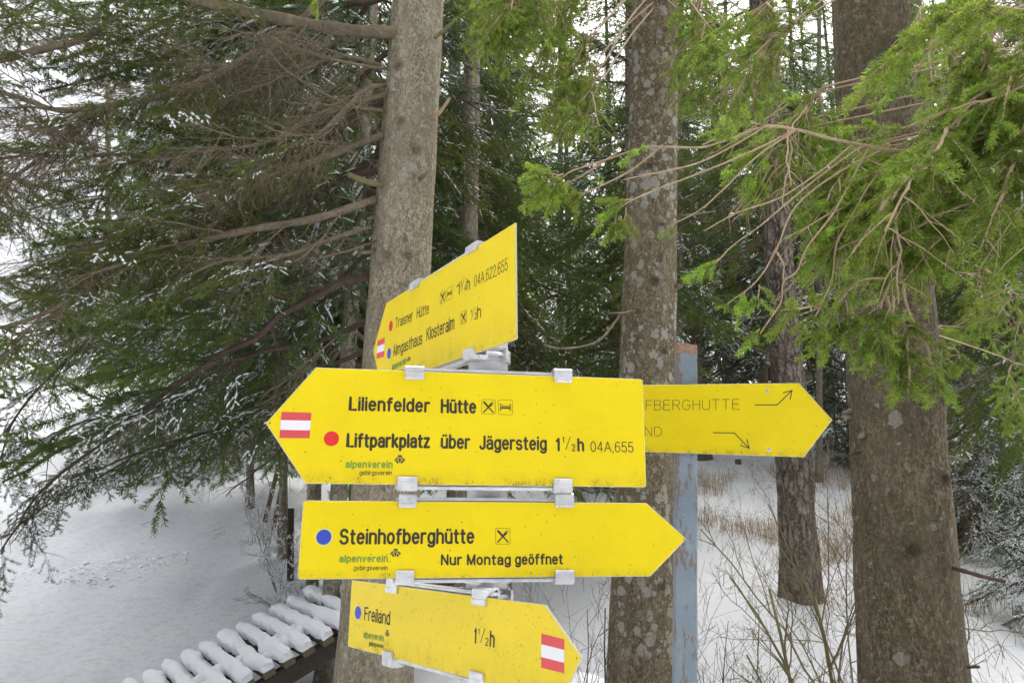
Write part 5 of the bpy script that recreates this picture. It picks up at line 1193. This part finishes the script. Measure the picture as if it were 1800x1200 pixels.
def clods():
    g = np.random.default_rng(23); acc = Acc()
    bm = bmesh.new(); bmesh.ops.create_icosphere(bm, subdivisions=2, radius=1.0); bm.verts.index_update()
    V0 = np.array([v.co[:] for v in bm.verts]); F0 = [[v.index for v in f.verts] for f in bm.faces]; bm.free()
    for _ in range(1500):
        t = g.random() ** .9; u = g.normal(0, .38); x = -5.7 + 1.9 * t + u; y = 7.3 + 4.2 * t + g.normal(0, .3)
        if fbm(np.array(x), np.array(y), 71, 3, 2.2) < -.1: continue
        s = g.uniform(.006, .016) if g.random() < .85 else g.uniform(.016, .034); z = float(zg(x, y)[0])
        acc.add(V0 * s * np.array([g.uniform(.7, 1.5), g.uniform(.7, 1.5), g.uniform(.4, .8)]) * (1 + .25 * np.sin(V0[:, :1] * 5 + g.uniform(0, 6))) + np.array([x, y, z + s * .1]), F0, 0)
    o = part('snow_clods', acc.mesh('snow_clods', [SNOW], True), None); o['kind'] = 'stuff'; o['label'] = 'crumbly band of small snow clods across the packed track'; o['category'] = 'snow'
clods()

# ------------------------------------------------------------------ shrubs, saplings and dry grass in the snow
def shrub_mesh(seed, stems, H, spread, r, mat, depth=3, kink=.12, up=.35, nb=5, frost=0):
    g = np.random.default_rng(seed); acc = Acc()
    def grow(p, d, L, r, lev):
        m = 7; pts = [np.array(p)]; dd = np.array(d)
        for k in range(m - 1):
            dd = unit(dd + g.normal(0, kink, 3) + np.array([0, 0, up * .06])); pts.append(pts[-1] + dd * L / (m - 1))
        tube(acc, pts, np.linspace(r, r * .45, m), 6 if lev == 0 else 4 if lev == 1 else 3, 0)
        if frost and lev >= 1:
            A = np.array(pts[:-1]); B = np.array(pts[1:]); kp = g.random(len(A)) < frost; A = A[kp]; B = B[kp]; q = len(A)
            if q: snow_lumps(acc, (A + B) / 2 + np.array([0, 0, .006]), B - A, np.linalg.norm(B - A, axis=1) * .55, g.uniform(.006, .013, q), g.uniform(.005, .012, q), 1)
        if lev >= depth: return
        for k in range(int(g.integers(max(2, nb - 2), nb + 2))):
            f = g.uniform(.25, .98); q = int(f * (m - 1)); q = min(q, m - 2); pp = pts[q] * .5 + pts[q + 1] * .5
            ax = unit(pts[q + 1] - pts[q]); s = unit(np.cross(ax, g.normal(size=3))); an = math.radians(g.uniform(25, 65))
            grow(pp, unit(ax * math.cos(an) + s * math.sin(an) + np.array([0, 0, .1])), L * g.uniform(.3, .6) * (1 - .35 * f), max(r * .5 * (1 - .3 * f), .0009), lev + 1)
    for k in range(stems):
        a = g.uniform(0, 6.28); t = g.uniform(0, spread)
        grow((g.normal(0, .04), g.normal(0, .04), -.05), unit(np.array([math.cos(a) * t, math.sin(a) * t, 1.0])), H * g.uniform(.65, 1.1), r * g.uniform(.6, 1.2), 0)
    return acc.mesh('stems', [mat, SNOW], True)
def shrub(px, py, d, label, **kw):
    p = at(px, py, d); o = part('bare_shrub', shrub_mesh(**kw), None); o.location = (p.x, p.y, ground_z(p.x, p.y))
    return tag(o, label, 'shrub')
shrub(1478, 1200, 3.4, 'leafless many-stemmed shrub in front of the flaky larch trunk', seed=1, stems=9, H=1.25, spread=.45, r=.011, mat=TWIG_MOSS, depth=3, nb=6)
shrub(1440, 1200, 3.6, 'dark crooked shrub leaning left in front of the larch trunk', seed=7, stems=4, H=.95, spread=.9, r=.011, mat=TWIG_DARK, depth=3, kink=.22)
shrub(1500, 1150, 4.6, 'reddish thin-twigged shrub between the larch and the broad trunk', seed=3, stems=8, H=1.5, spread=.35, r=.007, mat=TWIG, depth=3, nb=6)
shrub(1760, 1200, 2.7, 'bare sapling with thick twigs right of the broad trunk', seed=14, stems=3, H=1.15, spread=.35, r=.010, mat=TWIG, depth=2, kink=.10)
shrub(1290, 1200, 3.3, 'slim leaning bare sapling just right of the blue tube', seed=5, stems=2, H=1.1, spread=.25, r=.0055, mat=TWIG_DARK, depth=2, kink=.06, nb=4)
shrub(1250, 1200, 4.4, 'low scraggly shrub behind the blue tube', seed=15, stems=5, H=.75, spread=1.0, r=.004, mat=TWIG_DARK, depth=2)
shrub(1062, 1200, 3.6, 'thin dark sapling close to the left side of the lichen-spotted trunk', seed=6, stems=2, H=1.05, spread=.12, r=.006, mat=TWIG_DARK, depth=3, kink=.1, nb=5)
shrub(1010, 1200, 4.3, 'scraggly shrub in the snow under the Steinhofberghütte sign', seed=8, stems=4, H=.8, spread=.9, r=.005, mat=TWIG_DARK, depth=2)
for k, (px, d, H, lb) in enumerate(((500, 8.2, 1.0, 'frosted twiggy bush at the track edge left of the lower signs'), (520, 6.9, .9, 'frosted twiggy bush at the track edge nearest the ramp'), (455, 10.5, .9, 'frosted twiggy bush farther up the track edge'), (480, 9.3, .8, 'frosted bush between the fence posts'), (545, 6.3, .7, 'low frosted bush beside the snowy ramp'))):
    shrub(px, 900, d, lb, seed=40 + k, stems=6, H=H * .85, spread=.9, r=.005, mat=TWIG, depth=3, nb=5, frost=.28)
def grass_mesh():
    g = np.random.default_rng(9); acc = Acc(); n = 0
    for _ in range(11000):
        y = 6.5 + 17 * g.random() ** .8; x = g.uniform(.13 * y, .85 * y)
        if fbm(np.array(x), np.array(y), 33, 4, 1.7) < .22: continue
        zc = ground_z(x, y)
        for b in range(int(g.integers(4, 9))):
            h = g.uniform(.06, .30); a = g.uniform(0, 6.28); l = h * g.uniform(.3, 1.1); bx, by = x + g.normal(0, .05), y + g.normal(0, .05)
            P = np.array([[bx, by, zc - .02], [bx + math.cos(a) * l * .3, by + math.sin(a) * l * .3, zc + h * .75], [bx + math.cos(a) * l, by + math.sin(a) * l, zc + h * g.uniform(.5, 1.0)]])
            wv = np.array([math.sin(a), -math.cos(a), 0]) * .0022
            V = np.vstack([P[0] - wv, P[0] + wv, P[1] + wv * .8, P[1] - wv * .8, P[2]]); acc.add(V, [(0, 1, 2), (0, 2, 3), (3, 2, 4)], 0)
    o = part('dry_grass', acc.mesh('dry_grass', [GRASS]), None); o['kind'] = 'stuff'; o['label'] = 'tan dry grass sticking out of the snow under the trees at the right'; o['category'] = 'grass'
grass_mesh()
def stems_mesh():
    g = np.random.default_rng(19); acc = Acc()
    for _ in range(2000):
        y = g.uniform(3.2, 15); x = g.uniform(-.02 * y + .1, .85 * y)
        zc = ground_z(x, y); h = g.uniform(.06, .42); d = g.normal(0, .6, 2)
        P = [(x, y, zc - .03), (x + d[0] * h * .4, y + d[1] * h * .4, zc + h * .5), (x + d[0] * h, y + d[1] * h, zc + h)]
        tube(acc, P, [.0022, .0017, .001], 3, 0)
        if g.random() < .6:
            q = np.array(P[1]); e = q + np.array([g.normal(0, .1), g.normal(0, .1), g.uniform(.03, .15)]); tube(acc, [q, (q + e) / 2 + .005, e], [.0013, .001, .0007], 3, 0)
    o = part('dead_stems', acc.mesh('dead_stems', [TWIG]), None); o['kind'] = 'stuff'; o['label'] = 'thin dead stems poking out of the snow'; o['category'] = 'undergrowth'
stems_mesh()

# ------------------------------------------------------------------ the slatted wooden ramp with snow on every slat
def ramp():
    D = 5.0
    P1 = at(575, 1119, D); P2 = at(487, 1077, D * 1.152); P3 = at(435, 1196, D * .961)
    s = P2 - P1; r = (P3 - P1) / 4.0                     # along a slat; from slat to slat (downhill)
    ex = s.normalized(); er = (r - ex * r.dot(ex)).normalized(); ez = ex.cross(er)
    if ez.z < 0: ez = -ez
    base = P1 + r * 3
    root = thing('slatted_ramp', 'snow-covered slatted wooden ramp sloping down to the left below the signs', 'ramp', (base.x, base.y, base.z))
    M0 = Matrix((ex, er, ez)).transposed()
    Ls = s.length; pitch = r.length; g = np.random.default_rng(2)
    shear = ex * r.dot(ex)
    for k in range(-6, 12):
        o = P1 + r * k - base
        M = M0.to_4x4(); M.translation = o
        bm = bmesh.new(); box_bm(bm, -.0, Ls, -.038, .038, -.05, 0, .004)
        sl = part('slat', bm_mesh('slat', bm, WOOD), root, M)
        # the snow cap: a soft loaf with ragged sides, sagging where it bridges to the next slat
        nx, na = 26, 11; V = []; ph = g.uniform(0, 6, 6)
        for i in range(nx):
            u = i / (nx - 1); x = -.012 + u * (Ls + .02)
            endf = min(1.0, u / .025 + .35 if u < .5 else (1 - u) / .03 + .72) ** .5
            wl = .044 + .006 * math.sin(u * 5 + ph[0]) + .003 * math.sin(u * 15 + ph[1]) + .003 * g.normal(); wr = .044 + .006 * math.sin(u * 6 + ph[2]) + .003 * math.sin(u * 13 + ph[3]) + .003 * g.normal()
            bu = math.exp(-((u - .30 - .06 * math.sin(ph[4])) / .10) ** 2); wr += (.022 + .02 * math.sin(ph[1])) * bu; wl += .016 * math.exp(-((u - .85) / .12) ** 2) * (1 + math.sin(ph[3]))
            h = (.062 + .010 * math.sin(u * 5 + ph[5]) + .016 * u) * (.35 + .65 * endf)
            for j in range(na):
                t = j / (na - 1); an = math.pi * t
                y = -wl * math.cos(an) if math.cos(an) > 0 else -wr * math.cos(an)
                y += .004 * math.sin(x * 31 + j * 1.3 + ph[2]) + .003 * math.sin(x * 67 + j * 2.1 + ph[3])
                V.append((x + (.006 * math.sin(j * 2.2 + ph[0]) if i in (0, nx - 1) else 0), y * (.6 + .4 * endf), .001 + h * math.sin(an) ** .42 - .004 * (1 - math.sin(an)) + .004 * math.sin(x * 23 + j * .9 + ph[5]) * math.sin(an)))
        acc = Acc(); i = np.arange(nx - 1)[:, None] * na + np.arange(na - 1)[None, :]
        Fc = np.concatenate([np.stack([i, i + 1, i + na + 1], -1).reshape(-1, 3), np.stack([i, i + na + 1, i + na], -1).reshape(-1, 3)])
        acc.add(V, Fc, 0)
        for e in (0, nx - 1): acc.add(V[e * na:(e + 1) * na], [(0, q, q + 1) if e else (0, q + 1, q) for q in range(1, na - 1)], 0)
        for q in range(int(g.integers(1, 3))):                      # snow that has slumped across to the next slat
            ux = g.uniform(.08, .42) * Ls; sgn = -1; bm = bmesh.new(); bmesh.ops.create_icosphere(bm, subdivisions=3, radius=1.0)
            a1, a2, a3 = g.uniform(.045, .085), g.uniform(.05, .08), g.uniform(.03, .048); pp = g.uniform(0, 6, 3)
            VV = [(ux + v.co.x * a1 * (1 + .2 * math.sin(v.co.y * 4 + pp[0])), sgn * .066 + v.co.y * a2 * (1 + .2 * math.sin(v.co.x * 3 + pp[1])), .012 + v.co.z * a3) for v in bm.verts]
            bm.verts.index_update(); acc.add(VV, [[v.index for v in f.verts] for f in bm.faces], 0); bm.free()
        part('snow_cap', acc.mesh('snow_cap', [SNOW], True), sl, Matrix.Identity(4))
    for x in (.10, Ls - .16):
        bm = bmesh.new(); box_bm(bm, x - .03, x + .03, -8 * pitch, 12 * pitch, -.17, -.0515, .004)
        M = M0.to_4x4(); M.translation = P1 - base
        # the rail follows the slats' slanted row
        S = Matrix.Identity(4); S[0][1] = r.dot(ex) / max(r.dot(er), 1e-6) if r.dot(er) > 0 else 0
        part('rail', bm_mesh('rail', bm, WOOD_DARK), root, M @ S)
ramp()

# ------------------------------------------------------------------ fence posts, planks, stones
FP = 'old fence posts along the track'
def fence_post(px, d, h, w_, lean, mat, label):
    p = at(px, 900, d); bm = bmesh.new(); box_bm(bm, -w_, w_, -w_ * .8, w_ * .8, -.3, h, w_ * .25)
    for v in bm.verts:
        if v.co.z > h - .02: v.co.z -= abs(v.co.x) * .5
    o = part('fence_post', bm_mesh('fence_post', bm, mat), None); o.location = (p.x, p.y, ground_z(p.x, p.y)); o.rotation_euler = (lean[1], lean[0], .4)
    tag(o, label, 'post', FP)
fence_post(466, 11.5, .75, .032, (.18, 0), WOOD, 'pale leaning fence post farthest up the track edge')
fence_post(482, 11.0, .85, .03, (.12, .1), WOOD, 'pale leaning fence post beside the farthest one')
fence_post(495, 10.2, .45, .04, (0, 0), WOOD_BROWN, 'short brown fence post left of the blue waymark dot')
fence_post(517, 8.6, .8, .035, (-.05, 0), WOOD_DARK, 'dark fence post close to the left edge of the Steinhofberghütte sign')
def plank_fence():
    p = at(578, 1030, 6.6); g = np.random.default_rng(8); z = ground_z(p.x, p.y)
    root = thing('plank_fence', 'short brown plank fence above the upper end of the ramp', 'fence', (p.x, p.y, z))
    for k in range(3):
        bm = bmesh.new(); x = (k - 1) * .125; box_bm(bm, x - .055, x + .055, -.012, .012, -.2, .72 + g.uniform(-.03, .03), .004)
        part('plank', bm_mesh('plank', bm, WOOD_BROWN), root)
    bm = bmesh.new(); box_bm(bm, -.2, .2, .0125, .05, .25, .33, .004); box_bm(bm, -.2, .2, .0125, .05, .5, .57, .004)
    part('cross_rail', bm_mesh('cross_rail', bm, WOOD_DARK), root)
plank_fence()
def boulder(px, py, d, s, label, seed, flat=.5):
    p = at(px, py, d); z = ground_z(p.x, p.y)
    root = thing('boulder', label, 'rock', (p.x, p.y, z))
    for nm, mt, sc, dz in (('stone', ROCK, 1.0, 0), ('snow_cap', SNOW, 1.0, .1)):
        bm = bmesh.new(); bmesh.ops.create_icosphere(bm, subdivisions=4, radius=1.0)
        g = np.random.default_rng(seed); ph = g.uniform(0, 6, 9)
        for v in bm.verts:
            c = v.co; n = .12 * math.sin(c.x * 3 + ph[0]) + .1 * math.sin(c.y * 4 + ph[1]) + .08 * math.sin(c.z * 5 + ph[2] + c.x * 2)
            c = c * (1 + n)
            if nm == 'snow_cap': c = Vector((c.x * 1.06, c.y * 1.06, max(c.z, .30 + .1 * math.sin(c.x * 4 + ph[4])) * 1.12 + .05))
            v.co = Vector((c.x * s, c.y * s * .9, c.z * s * flat))
        part(nm, bm_mesh(nm, bm, mt, True), root)
boulder(1015, 1110, 5.4, .20, 'snow-capped stone beside the tip of the Freiland sign', 3)
def stump():
    p = at(1298, 818, 15.2); z = ground_z(p.x, p.y)
    root = thing('tree_stump', 'small cut stump with a snow cap far behind the blue tube', 'stump', (p.x, p.y, z))
    zt = .12
    bm = bmesh.new(); bmesh.ops.create_cone(bm, cap_ends=True, segments=14, radius1=.075, radius2=.06, depth=zt + .2, matrix=Matrix.Translation((0, 0, zt / 2 - .1))); part('trunk', bm_mesh('trunk', bm, BARK_FAR), root)
    bm = bmesh.new(); bmesh.ops.create_uvsphere(bm, u_segments=18, v_segments=10, radius=.075, matrix=Matrix.Translation((0, 0, zt)) @ Matrix.Diagonal((1, 1, .5, 1))); part('snow_cap', bm_mesh('snow_cap', bm, SNOW, True), root)
stump()
print('objects', len(COL.objects), 'faces', sum(len(m.polygons) for m in bpy.data.meshes))
